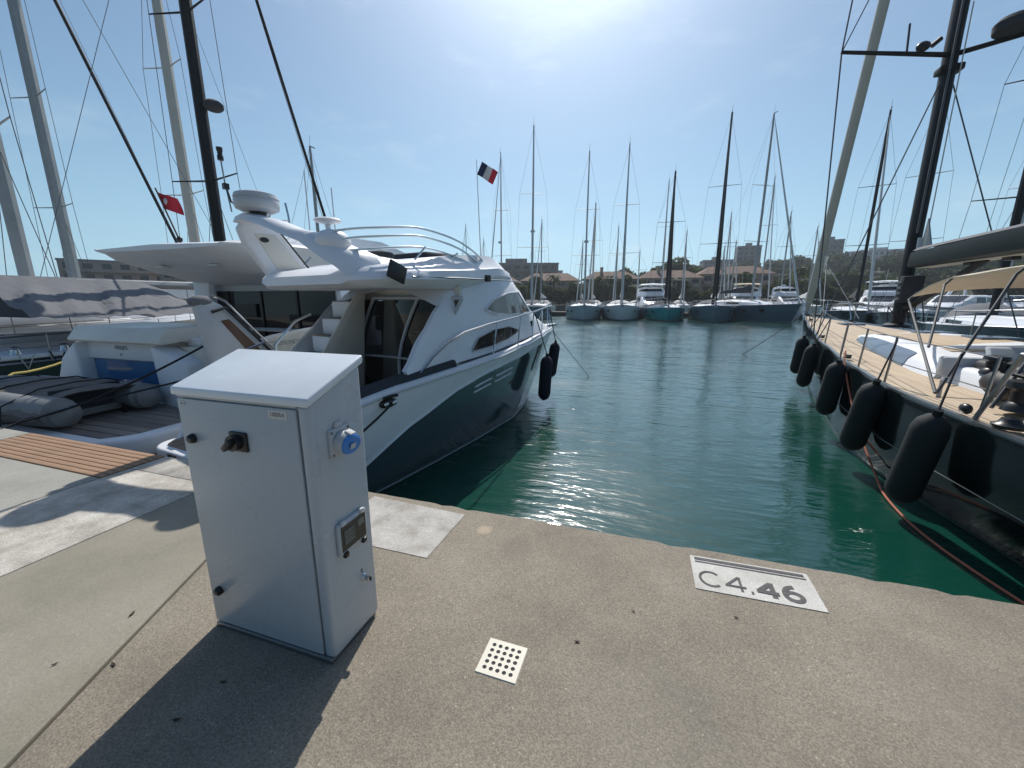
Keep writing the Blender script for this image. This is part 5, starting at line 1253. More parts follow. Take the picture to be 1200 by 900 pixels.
for x in (-.9, .6): MB().bb(x - .10, x + .10, 2.95, 3.15, 3.02, 3.06).build('ceiling_light', M['gel_grey'], D)
# fly coaming and mast gear on top
MB().loft([[(-1.7, y, 3.42), (-1.6, y, 3.42 + h_), (1.6, y, 3.42 + h_), (1.7, y, 3.42)] for y, h_ in ((4.2, .05), (5, .42), (7, .5), (8.4, .3))], False, True).build('flybridge_coaming', M['gel'], D)
tw = MB()
for s in (-1, 1):
    tw.tube([(s * .35 + .2, 5.0, 3.45), (s * .30 + .2, 5.0, 4.3), (s * .2 + .2, 5.05, 4.6)], .025, 6)
for h in (3.7, 3.95, 4.2): tw.tube([(-.13, 5.0, h), (.53, 5.0, h)], .018, 5)
tw.build('antenna_ladder', M['steel'], D)
MB().tube([(.9, 5.2, 3.5), (.9, 5.2, 5.3)], .014, 5).build('whip_antenna', M['gel_grey'], D)
MB().tube([(1.3, 5.6, 3.5), (1.28, 5.6, 5.0)], .014, 5).build('whip_antenna', M['gel_grey'], D)
st_ = MB().tube([(.15, 2.75, 3.42), (-.22, 2.7, 4.42)], .014, 6).build('ensign_staff', M['wood'], D)
MB().ell((.13, 2.75, 3.5), (.05, .05, .06), 10, 6).build('staff_socket', M['black'], D)
fo = (-8.6 - .21, 2.9 + 2.70, WZ + 4.36)
t = flag('ensign_flag', 'red ensign flag on a leaning wooden staff over the hardtop of the motor yacht', fo, (.30, .14, -.14), (.10, .02, -.30), [M['red'], M['red']], .05)
MB().ell((.13, .05, -.17), (.05, .02, .06), 8, 5).build('flag_badge', M['flag_white'], t)

# tender lying across the platform
TD = empty('tender', (-8.85, 3.60, -.2), R(4), 'grey inflatable tender under a taupe cover, strapped across the swim platform', 'tender')
def tpath(s): return [(1.15, s * .52, .24), (.4, s * .54, .24), (-.5, s * .50, .25), (-1.05, s * .34, .30), (-1.32, 0, .36)]
tub = MB()
P = tpath(-1) + tpath(1)[-2::-1]
tub.tube([(1.28, -.52, .23)] + P + [(1.28, .52, .23)], [.05, .21, .225, .225, .22, .20, .22, .225, .225, .21, .05], 14)
tub.build('inflatable_tube', M['hypalon'], TD)
MB().bb(-.9, .85, -.4, .4, .06, .16).build('floor', M['hypalon'], TD)
MB().bb(.78, .84, -.42, .42, .08, .50).build('transom_board', M['canvas_dark'], TD)
for s in (-1, 1): MB().lathe([(.001, 0), (.18, 0), (.06, .10), (.001, .12)], (1.27, s * .52, .23), 12, (1, 0, 0)).build('tube_cone', M['hypalon'], TD)
rg = []
for i in range(15):
    t_ = i / 14; x = -1.42 + 2.55 * t_; f = math.sin(min(1, (t_ + .03) / .28) * PI / 2); row = []
    for k in range(13):
        a = -1 + k / 6; y = a * .80 * f; hh_ = (.47 + .05 * math.sin(t_ * 3.0)) * (1 - .52 * abs(a) ** 3.2) + .025 * math.sin(x * 9 + a * 5) * (.3 + abs(a))
        row.append((x, y, hh_ * (.55 + .45 * f)))
    rg.append(row)
MB().loft(rg, False).build('tender_cover', M['hypcover'], TD, solid=.012)
for x in (-.95, -.15, .55):
    f = min(1, (x + 1.5) / .72) ; MB().tube([(x - .02, -.86 * f, -.0), (x, -.80 * f, .36), (x + .02, -.4 * f, .52), (x + .05, 0, .55), (x + .05, .4 * f, .53), (x + .05, .80 * f, .36), (x + .05, .88, 0)], .012, 5).build('strap', M['black'], TD)
for s in (-1, 1): MB().extr([(.95, s * .3, 0), (1.05, s * .3, 0), (1.0, s * .3, .14)], (0, .05, 0)).build('chock', M['black'], TD)
line('stern_line', 'long dark mooring line from the motor yacht quarter arm across the tender to the quay', [(-6.5, 4.7, 1.0), (-7.15, 3.55, .32), (-7.6, 2.75, .04), (-7.45, 2.4, .02)], .016, M['rope_black'], .02)
line('stern_line', 'second dark line running level over the platform of the motor yacht', [(-6.3, 4.5, .5), (-7.4, 3.3, .16), (-7.9, 2.7, .0)], .014, M['rope_black'], .02)
line('yellow_rope', 'yellow mooring rope from the dark awning boat to the quay beyond the tender', [(-12.2, 6.0, .60), (-11.4, 4.2, .20), (-10.9, 2.9, .06)], .022, M['rope_yellow'], .12)

# ------------------------------------------------------------------ neighbours further along the quay
GL = 'sailing boats moored along the near quay'
def tall_boat(label, x, y, top, mastm, L=14, B=4.2, hull='hull_navy', my=.52, mr=.17, name='sailing_boat', bow_fwd=True, **kw):
    """stern towards the quay, mast at world (x,y)"""
    t, r_ = sailboat(name, label, (x, y - L * my, WZ), 0, L=L, B=B, mast_h=top, mast_y=my, hull=hull, mastm=mastm, mr=mr, group=GL, wr=.012, **kw)
    return t, r_
# awning boat with the black mast: the mast stands at (-14.55, 11.05)
T, rowsT = tall_boat('dark hulled sailing boat with a grey boom awning and tall black mast', -14.55, 11.05, 20, 'carbon', L=15, B=4.1, hull='hull_green', my=.53, cover=None, boom=False, genoa=False, mr=.19, spray=False, fs=1.0, fb=1.4, spreaders=(.25, .50, .72))
MB().tube([(0, 7.7, 2.82), (0, 1.9, 2.82)], [.13, .11], 8).build('boom', M['alu'], T)
rg = []
from mathutils import noise as mn
for i in range(49):
    y = 2.0 + 3.75 * i / 48; rw = []
    for k in range(17):
        a = -1 + k / 8; q_ = y * 1.0 + abs(a) * 1.1; w1 = mn.noise((q_ * 3.2, abs(a) * .7, 4.0)); w2 = mn.noise((q_ * 8.0, a * .9, 9.0))
        wv = (.20 * w1 + .08 * w2) * min(1, abs(a) * 1.6) * (1 - .6 * max(0, abs(a) - .8) / .2)
        en = max(0, i - 38) / 10
        rw.append((a * (1.95 - .25 * en), y + .75 * abs(a) * en, 2.95 - .98 * abs(a) ** .92 + wv - .22 * en * en))
    rg.append(rw)
MB().loft(rg, False).build('boom_awning', M['canvas_grey'], T, solid=.01)
MB().poly([(p[0], p[1] + .03, p[2] - .015) for p in rg[0]]).build('awning_shade_sheet', M['canvas_dark'], T)  # dark sheet across the open end, painting the shade inside the awning
MB().bb(-1.2, 1.2, 4.6, 8.3, 1.1, 1.62).build('deckhouse', M['wood'], T, bevel=.05)
MB().bb(-1.75, 1.75, 1.0, 4.4, 1.1, 1.2).build('side_deck', M['gel'], T, bevel=.03)
for y in (1.8, 2.6, 3.3): MB().lathe([(.001, 0), (.10, 0), (.08, .05), (.07, .13), (.10, .16), (.001, .18)], (1.55, y, 1.2), 12).build('winch', M['steel'], T)
for i in range(5): MB().tube([(1.8 + .05 * math.sin(i), 1.2 + .5 * i, 1.25), (1.9, 1.3 + .5 * i, .9), (1.85, 1.45 + .5 * i, 1.2)], .016, 5).build('hanging_line', M['rope_white' if i % 2 else 'rope_black'], T)
MB().lathe([(.001, 0), (.2, .02), (.29, .1), (.29, .22), (.2, .30), (.001, .32)], (-.02 + .42, 8.1, 8.55), 14).build('radar_dome', M['canvas_dark'], T)
MB().tube([(.10, 14.7, 1.5), (.10, 14.6, 1.8), (0, 8.2, 20.6)], [.03, .07, .05], 6).build('furled_staysail', M['carbon'], T)
# white deckhouse boat, grey mast at the very left
W, rowsW = tall_boat('sailing boat with long white domed deckhouse and grey mast, beyond the grey awning', -18.55, 7.65, 16.5, 'alu', L=14, B=4.6, hull='hull_white', my=.40, cover=None, boom=False, genoa=False, mr=.19, spray=False, fs=1.3, fb=1.7)
rg = []
for y, w_, h_ in ((1.5, 1.9, .9), (3.5, 2.0, 1.25), (6, 1.95, 1.4), (8.0, 1.7, 1.2), (10, 1.2, .6), (11.2, .7, .1)):
    rg.append([(w_ * math.cos(PI * k / 10), y, 1.45 + h_ * math.sin(PI * k / 10) ** .6) for k in range(11)])
MB().loft(rg, False, True).build('deckhouse', M['gel'], W)
V, _ = tall_boat('sailing boat with tall light grey mast and mast fittings, far beyond the white deckhouse', -28.9, 13.7, 21, 'alu', L=15, B=4.4, hull='hull_pale', my=.52, mr=.26, cover='canvas_dark', genoa=False, spreaders=(.26, .5, .74), boomz=1.2)
MB().tube([(0, 14.6, 1.8), (0, 7.8, 21.5)], .085, 6).build('furled_genoa', M['carbon'], V)
U, _ = tall_boat('sailing boat with thick beige mast, standing behind the hardtop', -22.6, 15.8, 19, 'alu_warm', L=14, B=4.2, hull='hull_white', my=.5, mr=.24, cover='canvas_white', genoa=False, spreaders=(.32, .62))
tall_boat('small sailing boat whose thin mast shows just right of the radar arch', -22.4, 24.3, 11, 'alu', L=9, B=3, hull='hull_white', my=.55, mr=.12, cover='canvas_dark', genoa=False, spreaders=(.5,))

# ------------------------------------------------------------------ far row of boats across the basin
pn = MB().bb(-90, 95, 57.0, 60.0, WZ - .3, WZ + .55).build('pontoon', M['base_conc'], kind='structure', smooth=False)
def far(label, x, ybow, L=14.0, **kw):
    B = kw.get('B', 4.1)
    rz = PI + kw.pop('yaw', 0.0)
    return sailboat('sailing_boat', label, (x + math.sin(rz) * L, ybow - math.cos(rz) * L, WZ), rz, L=L, **kw)
far('pale blue grey sailing boat with white foredeck cover, just past the flybridge yacht bow', -11.9, 43.5, L=14, B=5.3, hull='hull_blue', mast_h=20.3, mastm='alu', fb=1.75, yaw=.25, mr=.12, dome=True)
far('pale grey sailing boat with dark portlights and slim leaning forestay, second along the far pontoon', -6.1, 44.0, L=13, B=4.6, fb=1.7, hull='hull_pale', mast_h=17.0, mastm='alu', cover='canvas_dark', yaw=.15, dome=True)
far('chalk white sailing boat with two square bow windows, left of the turquoise boat', -2.2, 44.8, L=13, B=4.7, fb=1.75, hull='hull_white', mast_h=17.6, mastm='alu', yaw=.08)
far('turquoise hulled sailing boat with dark mast', 2.45, 45.4, L=13, B=4.8, hull='hull_teal', mast_h=14.6, mastm='carbon', cover='canvas_dark', yaw=.02, fb=1.5, mr=.16, gm='carbon')
far('grey blue sailing boat with the tallest dark mast, right of the turquoise boat', 6.9, 45.6, L=15, B=5.4, hull='hull_blue', mast_h=20.2, mastm='carbon', cover='canvas_white', yaw=-.10, fb=1.75, mr=.15, gm='carbon', rake=.02)
far('broad dark blue sailing boat with white pilot house seen three quarter on', 14.6, 46.5, L=14, B=4.6, hull='hull_steel', mast_h=18.8, mastm='alu', cover='canvas_dark', yaw=.55, fb=1.9, fs=1.5, hh=.62, mr=.13)
GB = 'sailing boats on the pontoon behind'
kw = dict(group=GB, rail=False)
far('small grey sailing boat far behind the flybridge yacht radar arch', -30, 70, L=11, mast_h=12, hull='hull_white', **kw)
far('sailing boat with tall grey mast behind the flybridge yacht foredeck', -19.7, 50, L=13, mast_h=20, hull='hull_white', mastm='alu', dome=True, **kw)
far('short masted sailing boat behind the flag staff', -35.5, 74, L=11, mast_h=15.5, hull='hull_navy', **kw)
far('sailing boat with bare beige mast between the two pale grey boats, second row', -8.4, 64, L=12, mast_h=15.8, hull='hull_white', mastm='alu_warm', mr=.16, **kw)
far('sailing boat behind the turquoise boat, mast slightly to its left', 2.3, 62, L=12, mast_h=17.8, hull='hull_white', mastm='alu', **kw)
far('sailing boat with lazy mainsail heap in the second row right of the tallest mast', 12.0, 62.5, L=11, mast_h=9, hull='hull_pale', **kw)
far('sailing boat with thin mast beside the wooded slope', 22, 63, L=12, mast_h=10.5, hull='hull_white', **kw)
far('small sailing boat with low mast in the second row before the villas', -1.2, 66, L=10, mast_h=8.5, hull='hull_white', **kw)
for lab, x, y, mh, hu, cvr in (
    ('sailing boat with grey sprayhood showing left of the first pale boat', -16.2, 60.5, 13, 'hull_white', 'canvas_white'),
    ('sailing boat with white boom cover between the first two pale boats', -9.6, 60.2, 9.5, 'hull_white', 'canvas_white'),
    ('sailing boat with dark boom cover between the pale and the chalk white boats', -4.4, 60.8, 11.5, 'hull_pale', 'canvas_dark'),
    ('sailing boat with white boom cover right of the turquoise boat', 5.2, 61.2, 10.5, 'hull_white', 'canvas_white'),
    ('sailing boat with slanting white sail bundle right of the tallest dark mast', 10.2, 60.4, 8.0, 'hull_pale', 'canvas_white'),
    ('sailing boat with slim mast left of the broad dark blue boat', 11.6, 66.5, 13.5, 'hull_white', 'canvas_dark'),
    ('sailing boat with grey mast right of the broad dark blue boat', 17.6, 60.0, 12.0, 'hull_white', 'canvas_white'),
    ('sailing boat with dark hull behind the broad dark blue boat', 15.8, 62.5, 17.0, 'hull_navy', 'canvas_dark')):
    far(lab, x, y, L=10.5, B=3.5, mast_h=mh, hull=hu, cover=cvr, group=GB)
GR = 'sailing boats on the right of the basin'
kw = dict(group=GR)
far('sailing boat with tall dark mast seen between the black yacht forestay and its mast', 17.0, 39.5, L=13, mast_h=16.2, hull='hull_navy', mastm='carbon', mr=.13, yaw=-.25, cover='canvas_dark', **kw)
far('navy sailing boat lying broadside past the black yacht mast', 16.6, 35, L=13, mast_h=15.4, hull='hull_navy', mastm='alu', yaw=-.5, **kw)
far('sailing boat with black raked mast under the boom of the black yacht', 12.6, 16.8, L=12, B=3.9, mast_h=15, hull='hull_navy', mastm='carbon', genoa=False, yaw=-.3, mr=.16, cover=None, boom=False, mast_y=.40, **kw)
far('white sailing boat with grey mast at the far right of the basin', 27.5, 44, L=13, mast_h=16, hull='hull_white', mastm='alu', yaw=-.6, **kw)
for lab, x, y, rz, L, kw in (
    ('white motor cruiser with tall flybridge behind the turquoise sailing boat', .4, 63, PI + .1, 14, dict(canopy='gel')),
    ('motor cruiser with cream canopy behind the broad dark blue sailing boat', 13.5, 65, PI - .2, 13, dict(canopy='canvas_beige')),
    ('white motor yacht with dark windows at the foot of the long beige forestay', 20.0, 48, PI - .6, 15, dict(canopy='gel')),
    ('white express cruiser left of the black mast of the sailing yacht', 21.5, 43, PI - .9, 12, dict(fly=False, arch=True)),
    ('white motor yacht beyond the beige bimini', 27.0, 33, PI - .9, 15, dict()),
    ('white cruiser with roof rack beyond the bimini frame', 22.0, 25, PI - 1.05, 11, dict(fly=False, arch=True)),
    ('motor cruiser with upper deck canopy far right behind the boom', 38, 48, PI - .6, 14, dict(canopy='canvas_white'))):
    if abs(rz - PI) > .3: x, y = x + math.sin(rz) * L, y - math.cos(rz) * L
    motorboat('motor_cruiser', lab, (x, y, WZ), rz, L=L, B=L * .31, **kw)
for i, (x, y, rz, L) in enumerate([(-20, 63.5, PI, 9), (-25.5, 62, PI, 8.5), (17.5, 65.5, PI, 10), (33, 58, PI, 12), (-31, 62, PI, 9), (-38, 62, PI, 10)]):
    motorboat('motor_boat', ('white motor boat tucked in behind the masts, first from the left of the second row', 'small white motor boat behind the flag staff mast', 'white motor boat behind the wooded shore masts', 'large white motor boat beyond the genoa of the black yacht', 'white motor boat behind the flybridge yacht windscreen', 'white motor boat hidden low behind the flybridge rails')[i],
              (x, y, WZ), rz, L=L, B=L * .33, fly=i % 2 == 0, arch=True)
rl = tag(MB().box((16.9, 22.2, 1.2), (.75, .35, .38), rz=.6).build('liferaft', M['red_dull'], bevel=.08), 'small red liferaft bag on the deck of the boat beyond the bimini', 'liferaft')

# ------------------------------------------------------------------ shore: quay wall, buildings, hill, trees
MB().bb(-470, 470, 80, 83.2, WZ - 1, .35).build('shore_quay', M['base_conc'], kind='structure', smooth=False)
B_ = {}
B_['pink'] = mat('pinkish_render', (.42, .31, .26), .9, var=.15, vscale=.3)
B_['cream'] = mat('cream_render', (.36, .32, .27), .9, var=.12, vscale=.3)
B_['ochre'] = mat('ochre_render', (.34, .26, .19), .9, var=.12, vscale=.3)
B_['white'] = mat('white_render', (.58, .57, .55), .9, var=.08, vscale=.3)
B_['grey'] = mat('grey_render', (.20, .20, .21), .9, var=.1, vscale=.3)
B_['conc'] = mat('weathered_grey_facade', (.20, .20, .185), .9, var=.2, vscale=.2)
B_['roof'] = mat('terracotta_tile', (.185, .12, .092), .9, var=.25, vscale=.8)
B_['flat'] = mat('roof_felt', (.25, .24, .23), .9)
B_['win'] = mat('window_glass', (.035, .045, .055), .15)
B_['shut'] = mat('window_shutter', (.16, .19, .20), .7)
def building(name, label, x, y, rz, w, d, h, fl, nb, mk, roof=True, group='buildings along the far shore', balc=True, z0=-.2):
    r0 = empty(name, (x, y, z0), rz, label, 'building', group)
    MB().bb(-w / 2, w / 2, 0, d, 0, h).build('wall', B_[mk], r0, smooth=False)
    if roof:
        e = .5; MB().add([(-w / 2 - e, -e, h), (w / 2 + e, -e, h), (w / 2 + e, d + e, h), (-w / 2 - e, d + e, h), (-w / 2 + d * .3, d / 2, h + d * .22), (w / 2 - d * .3, d / 2, h + d * .22)], [(0, 1, 5, 4), (1, 2, 5), (2, 3, 4, 5), (3, 0, 4), (3, 2, 1, 0)]).build('roof', B_['roof'], r0, smooth=False)
        MB().bb(-w * .2, -w * .2 + .8, d * .3, d * .3 + .7, h + .5, h + d * .22 + 1.0).build('chimney', B_[mk], r0, smooth=False)
    else:
        MB().bb(-w / 2 - .2, w / 2 + .2, -.2, d + .2, h, h + .5).build('parapet', B_['flat'], r0, smooth=False)
        MB().bb(-w * .15, w * .12, d * .3, d * .6, h + .5, h + 2.6).build('plant_room', B_[mk], r0, smooth=False)
    fh = h / fl; bw = w / nb; win = None
    for f in range(fl):
        for k in range(nb):
            if win is None:
                win = MB().bb(-bw * .26, bw * .26, -.06, .05, -fh * .26, fh * .26).build('window', B_['win'], r0, smooth=False); o = win
            else:
                o = win.copy(); C.objects.link(o); o.parent = r0
            o.location = (-w / 2 + bw * (k + .5), 0, fh * (f + .54))
        if balc:
            MB().bb(-w / 2 + .4, w / 2 - .4, -1.1, 0, fh * f + .0 if f else .02, fh * f + (.95 if f else .5)).build('balcony', B_[mk], r0, smooth=False)
    return r0
building('apartment_block', 'pinkish apartment block on the shore seen above the grey awning', -150, 90, R(62), 40, 14, 12.6, 4, 10, 'pink', roof=False)
building('apartment_block', 'low brown block between the grey awning and the hardtop pillar', -112, 92, R(50), 40, 14, 9.5, 3, 10, 'ochre')
building('apartment_block', 'terraced white block seen through the flybridge rails', -142, 186, R(28), 30, 14, 27, 8, 8, 'white', roof=False, z0=0)
building('apartment_block', 'stepped lower wing of the terraced white block', -122, 192, R(28), 14, 12, 22, 7, 4, 'white', roof=False, z0=0)
building('apartment_block', 'long dark flat roofed block behind the left masts', -51, 164, R(16), 34, 16, 15.8, 5, 9, 'conc', roof=False)
building('apartment_block', 'small white tower behind the long dark flat roofed block', -53, 246, R(14), 10, 10, 18, 6, 3, 'white', roof=False)
for i, (x, y, w, h, mk, lab) in enumerate([(-40, 103, 15, 7.6, 'cream', 'cream terracotta roofed villa behind the first pale boat'), (-24, 106, 15, 8.0, 'pink', 'pink terracotta roofed villa behind the second pale boat'), (-8.6, 110, 14, 8.4, 'ochre', 'ochre terracotta roofed villa behind the chalk white boat'), (6.0, 113, 15, 8.6, 'cream', 'cream terracotta roofed villa behind the turquoise boat'), (22, 118, 17, 9.6, 'pink', 'pink terracotta roofed villa right of the turquoise boat'), (-58, 98, 17, 8.2, 'ochre', 'ochre villa behind the flybridge windscreen')]):
    building('villa', lab, x, y, R(10 - i), w, 10, h - 1.6, 3, 5, mk)
building('apartment_block', 'pale low block on the rise left of the tall tower block', 42, 286, R(2), 17, 14, 25, 8, 5, 'grey', roof=False)
building('tower_block', 'grey tower block on the wooded hill beyond the broad dark blue boat', 60, 293, R(-6), 13, 13, 33.5, 11, 4, 'grey', roof=False)
building('tower_block', 'grey tower block on the wooded hill behind the long beige forestay', 108, 308, R(-14), 12, 13, 37, 12, 4, 'grey', roof=False)
building('apartment_block', 'long pale block on the ridge right of the forestay', 158, 367, R(-20), 38, 14, 35.5, 9, 12, 'white', roof=False)

M['hill'] = mat('scrub_hillside', (.020, .030, .012), .95, var=.3, vscale=.06)
rg = []
for i in range(41):
    x = -450 + 22.5 * i; rw = []
    for k in range(15):
        y = 130 + 27 * k
        h = 22 * math.exp(-((x - 260) / 190) ** 2) * min(1, max(0, (y - 140) / 170)) + 12 * math.exp(-((x + 190) / 150) ** 2) * min(1, max(0, (y - 190) / 120)) + 9.5 * math.exp(-((x - 80) / 90) ** 2) * min(1, max(0, (y - 150) / 120))
        h *= 1 + .1 * math.sin(x * .05 + y * .03)
        rw.append((x, y, h - .5 if 0 < k < 14 else -3))
    rg.append(rw)
MB().loft(rg, False).build('hill', M['hill'], kind='structure')
def hill_h(x, y):
    h = 22 * math.exp(-((x - 260) / 190) ** 2) * min(1, max(0, (y - 140) / 170)) + 12 * math.exp(-((x + 190) / 150) ** 2) * min(1, max(0, (y - 190) / 120)) + 9.5 * math.exp(-((x - 80) / 90) ** 2) * min(1, max(0, (y - 150) / 120))
    return max(-.2, h - 1.0)

def leaf_mat(name, c1, c2):
    m = bpy.data.materials.new(name); m.use_nodes = True; nt = m.node_tree; p = nt.nodes['Principled BSDF']; out = nt.nodes['Material Output']
    gi = nt.nodes.new('ShaderNodeObjectInfo'); tc = nt.nodes.new('ShaderNodeTexCoord'); n = nt.nodes.new('ShaderNodeTexNoise'); n.inputs['Scale'].default_value = 1.3
    nt.links.new(tc.outputs['Object'], n.inputs['Vector'])
    ad = nt.nodes.new('ShaderNodeMath'); ad.operation = 'MULTIPLY_ADD'; ad.inputs[1].default_value = .35; nt.links.new(gi.outputs['Random'], ad.inputs[0]); nt.links.new(n.outputs[0], ad.inputs[2])
    rp = nt.nodes.new('ShaderNodeValToRGB'); rp.color_ramp.elements[0].position = .45; rp.color_ramp.elements[1].position = .95
    rp.color_ramp.elements[0].color = (*c1, 1); rp.color_ramp.elements[1].color = (*c2, 1)
    nt.links.new(ad.outputs[0], rp.inputs[0]); nt.links.new(rp.outputs[0], p.inputs['Base Color'])
    p.inputs['Roughness'].default_value = .7
    tl = nt.nodes.new('ShaderNodeBsdfTranslucent'); nt.links.new(rp.outputs[0], tl.inputs[0]); mxs = nt.nodes.new('ShaderNodeMixShader'); mxs.inputs[0].default_value = .42
    nt.links.new(p.outputs[0], mxs.inputs[1]); nt.links.new(tl.outputs[0], mxs.inputs[2]); nt.links.new(mxs.outputs[0], out.inputs[0])
    return m
M['leaf'] = leaf_mat('broadleaf_foliage', (.040, .062, .020), (.11, .13, .052))
M['pine'] = leaf_mat('pine_foliage', (.030, .048, .018), (.080, .10, .042))
M['bark'] = mat('grey_brown_bark', (.12, .09, .065), .95, var=.3, vscale=3)
def crown_mesh(clumps, per, size, seed):
    rnd = random.Random(seed); vs = []; fs = []
    for (cx_, cy_, cz_, rx, ry, rz_) in clumps:
        for _ in range(per):
            while True:
                u = Vector((rnd.uniform(-1, 1), rnd.uniform(-1, 1), rnd.uniform(-1, 1)))
                if .25 < u.length < 1: break
            u = u.normalized() * (u.length ** .5)
            c = Vector((cx_ + u.x * rx, cy_ + u.y * ry, cz_ + u.z * rz_))
            a = Vector((rnd.uniform(-1, 1), rnd.uniform(-1, 1), rnd.uniform(-1, 1))).normalized(); b = a.cross(Vector((rnd.uniform(-1, 1), rnd.uniform(-1, 1), .3))).normalized()
            s_ = size * rnd.uniform(.6, 1.3); k = len(vs)
            vs += [c - a * s_, c + b * s_ * .55 + a * s_ * .1, c + a * s_, c - b * s_ * .55 - a * s_ * .1]; fs.append((k, k + 1, k + 2, k + 3))
    return vs, fs
def tree(kind, seed):
    rnd = random.Random(seed)
    r0 = bpy.data.objects.new('tree', None); C.objects.link(r0)
    cl = []; tr = MB(); 
    if kind == 'pine':      # umbrella pine, 1 unit = 1 m, about 11 m tall
        H = 10.5; tr.tube([(0, 0, -.5), (.2, .1, 3), (.1, -.1, 6.5), (.3, 0, 8.5)], [.38, .30, .22, .12], 8)
        for k in range(9):
            a = rnd.uniform(0, 2 * PI); q_ = rnd.uniform(.6, 3.4); c = (q_ * math.cos(a), q_ * math.sin(a), 9.0 + rnd.uniform(-.5, .9) - q_ * .25)
            cl.append((*c, rnd.uniform(1.2, 2.0), rnd.uniform(1.2, 2.0), rnd.uniform(.7, 1.1))); tr.tube([(.1, 0, 6.2 + rnd.uniform(-.6, 1)), (c[0] * .6, c[1] * .6, c[2] - 1.0), c], [.12, .08, .03], 5)
        per, size, m = 190, .42, M['pine']
    elif kind == 'broad':
        H = 8.5; tr.tube([(0, 0, -.5), (.1, .1, 2), (0, -.1, 4.5), (.2, 0, 6.5)], [.32, .26, .18, .08], 8)
        for k in range(13):
            a = rnd.uniform(0, 2 * PI); zc = rnd.uniform(2.6, 7.6); q_ = rnd.uniform(.3, 2.3) * (1 - max(0, zc - 5) / 4.5); c = (q_ * math.cos(a), q_ * math.sin(a), zc)
            cl.append((*c, rnd.uniform(1.0, 1.7), rnd.uniform(1.0, 1.7), rnd.uniform(.9, 1.5))); tr.tube([(0, 0, 2.0 + rnd.uniform(0, 1.5)), (c[0] * .6, c[1] * .6, c[2] - .6), c], [.10, .07, .03], 5)
        per, size, m = 150, .42, M['leaf']
    else:                   # palm
        H = 7.5; tr.tube([(0, 0, -.5), (.15, 0, 3), (.1, .05, 6.8)], [.26, .2, .18], 8)
        mbp = MB()
        for k in range(30):
            a = k * 2.4; el = rnd.uniform(-.3, 1.2); Lf = rnd.uniform(1.8, 2.4); P = []
            for i in range(6):
                t_ = i / 5; P.append(Vector((math.cos(a) * Lf * t_ * math.cos(el * .6) + .1, math.sin(a) * Lf * t_ * math.cos(el * .6), 6.8 + Lf * t_ * math.sin(el) - 1.5 * t_ * t_)))
            side = Vector((-math.sin(a), math.cos(a), 0))
            mbp.loft([[p - side * .28 * math.sin(PI * (.1 + .85 * i / 5)) - Vector((0, 0, .12)), p, p + side * .28 * math.sin(PI * (.1 + .85 * i / 5)) - Vector((0, 0, .12))] for i, p in enumerate(P)], False)
        tr.build('trunk', M['bark'], r0); mbp.build('crown', M['leaf'], r0)
        return r0
    tr.build('trunk', M['bark'], r0)
    vs, fs = crown_mesh(cl, per, size, seed)
    MB().add(vs, fs).build('crown', m, r0, smooth=False)
    return r0
protos = {'broad': [tree('broad', s) for s in (5, 16, 27, 38)], 'palm': [tree('palm', 7)]}
used = set()
KN_ = {'pine': 'umbrella_pine', 'broad': 'broadleaf_tree', 'palm': 'palm_tree'}
def put(kind, i, x, y, s, label, group, z=None, sx=1.0):
    p = protos[kind][i % len(protos[kind])]
    if id(p) in used: o = copy_tree(p)
    else: o = p; used.add(id(p))
    o.name = KN_[kind]
    o.location = (x, y, hill_h(x, y) if z is None else z); o.scale = (s * sx, s * sx, s); o.rotation_euler = (0, 0, random.uniform(0, 6.28))
    tag(o, label, 'tree', group)
GP = 'large trees over the villas'
for i, (x, y, s, lab, sx) in enumerate([(-7.0, 131, 1.28, 'large dark tree left of the mast of the chalk white boat', 1.2), (-.5, 135, 1.15, 'large dark tree just right of the mast of the chalk white boat', 1.0), (5.0, 132, 1.45, 'largest round tree crown over the villas, left half', 1.4), (11.0, 134, 1.62, 'largest round tree crown over the villas, right half', 1.45), (16.5, 138, 1.25, 'large dark tree behind the turquoise boat mast', 1.2)]):
    put('broad', i, x, y, s, lab, GP, -.2, sx)
rnd = random.Random(11); cnt = {}
for k in range(24):
    x = -64 + k * 4.3 + rnd.uniform(-1.5, 1.5)
    vl = min(((-58, 'ochre villa behind the flybridge windscreen'), (-40, 'villa behind the first pale boat'), (-24, 'villa behind the second pale boat'), (-8.6, 'villa behind the chalk white boat'), (6, 'villa behind the turquoise boat'), (22, 'villa right of the turquoise boat'), (38, 'slope right of the villas')), key=lambda v: abs(v[0] - x))
    kd = 'palm' if k % 3 == 1 else 'broad'; cnt[(vl[1], kd)] = cnt.get((vl[1], kd), 0) + 1
    put(kd, k, x, 97 + rnd.uniform(-4, 3) + max(0, x) * .15, rnd.uniform(.62, .86) if kd != 'palm' else rnd.uniform(.9, 1.15), ('first', 'second', 'third', 'fourth', 'fifth')[cnt[(vl[1], kd)] - 1] + (' palm' if kd == 'palm' else ' small tree') + ' from the left before the ' + vl[1], 'promenade palms' if kd == 'palm' else 'small trees before the villas', -.2)
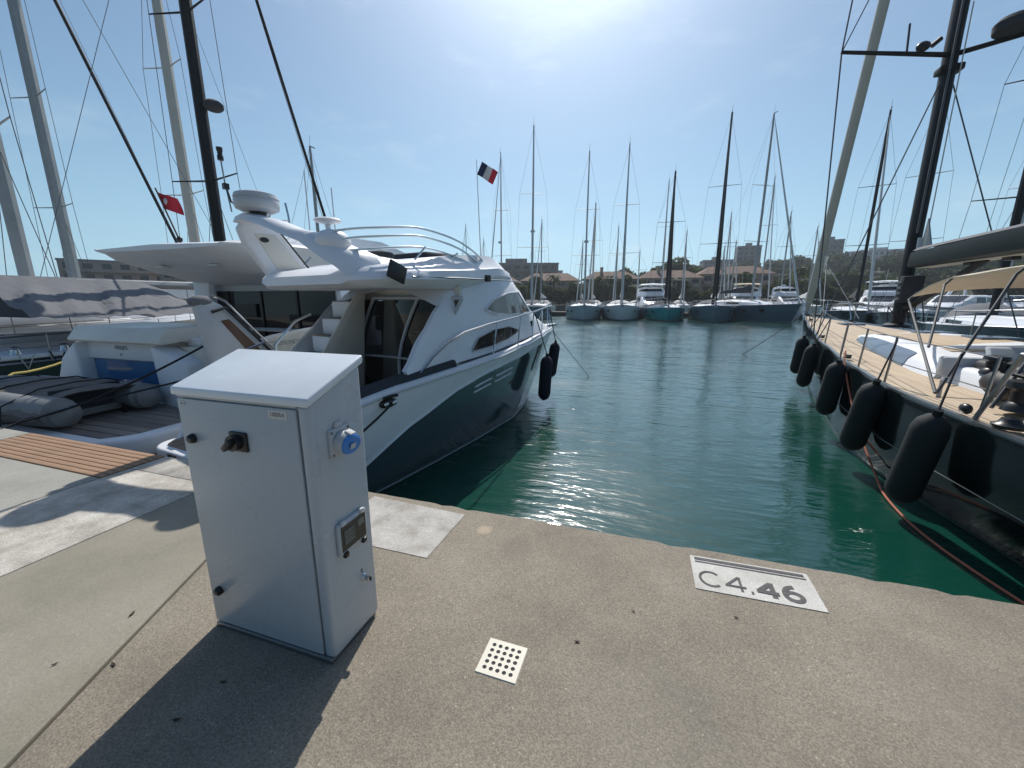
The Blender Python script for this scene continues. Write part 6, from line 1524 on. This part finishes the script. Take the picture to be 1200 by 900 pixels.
def wood(name, spots, m, seed, n=620, size=.72):
    rnd2 = random.Random(seed); vs = []; fs = []
    for (x, y, z_, r_, h_) in spots:
        cl = []
        for k in range(7):
            a = rnd2.uniform(0, 6.28); q_ = rnd2.uniform(0, .7) * r_; cl.append((x + q_ * math.cos(a), y + q_ * math.sin(a), z_ + h_ * rnd2.uniform(.3, .85), r_ * rnd2.uniform(.35, .6), r_ * rnd2.uniform(.35, .6), h_ * rnd2.uniform(.14, .24)))
        v2, f2 = crown_mesh(cl, n // 7, size, rnd2.randint(0, 9999)); b = len(vs); vs += v2; fs += [tuple(b + i for i in f) for f in f2]
        k = len(vs); vs += [(x - .2, y, z_ - 1), (x + .2, y, z_ - 1), (x + .15, y + .1, z_ + h_ * .6), (x - .15, y + .1, z_ + h_ * .6)]; fs.append((k, k + 1, k + 2, k + 3))
    return MB().add(vs, fs).build(name, m, smooth=False, kind='stuff')
sp = []
for k in range(48):
    x = 14 + k * 3.8 + rnd.uniform(-2, 2); y = 122 + rnd.uniform(-8, 14) + x * .12; sp.append((x, y, hill_h(x, y), rnd.uniform(3.2, 5), rnd.uniform(6.5, 9.5)))
for k in range(230):
    x = 16 + k * 1.65 + rnd.uniform(-5, 5); y = 148 + (k * 37 % 150) + x * .1; sp.append((x, y, hill_h(x, y), rnd.uniform(4, 6.5), rnd.uniform(7, 11)))
wood('wooded_hillside', sp, M['leaf'], 5)
sp = []
for k in range(60):
    x = -240 + k * 3.6 + rnd.uniform(-3, 3); y = 118 + rnd.uniform(0, 40) + (25 if x > -110 else 0)
    if -170 < x < -108 and y < 130: y += 40
    sp.append((x, y, hill_h(x, y), rnd.uniform(3.5, 5.5), rnd.uniform(7, 10)))
for k in range(50):
    x = -140 + k * 3 + rnd.uniform(-2, 2); y = 182 + rnd.uniform(0, 25); sp.append((x, y, hill_h(x, y), rnd.uniform(4, 6), rnd.uniform(8, 11)))
for k in range(64):
    x = -66 + k * 1.75 + rnd.uniform(-.7, .7); sp.append((x, 98.5 + max(0, x) * .16 + rnd.uniform(-1, 1), -.2, rnd.uniform(1.3, 2.2), rnd.uniform(2.6, 5.2)))
wood('shore_woodland', sp, M['leaf'], 9)

# ------------------------------------------------------------------ sea haze over the harbour
hz = MB().bb(-480, 480, -30, 520, -4.2, 62).build('haze', None, smooth=False, kind='stuff')
hm = bpy.data.materials.new('sea_haze'); hm.use_nodes = True; nt = hm.node_tree
for n in list(nt.nodes): nt.nodes.remove(n)
o_ = nt.nodes.new('ShaderNodeOutputMaterial'); pv = nt.nodes.new('ShaderNodeVolumePrincipled'); pv.inputs['Color'].default_value = (.86, .92, 1, 1); pv.inputs['Density'].default_value = .00045; pv.inputs['Anisotropy'].default_value = .55
nt.links.new(pv.outputs[0], o_.inputs['Volume']); hz.data.materials.append(hm)
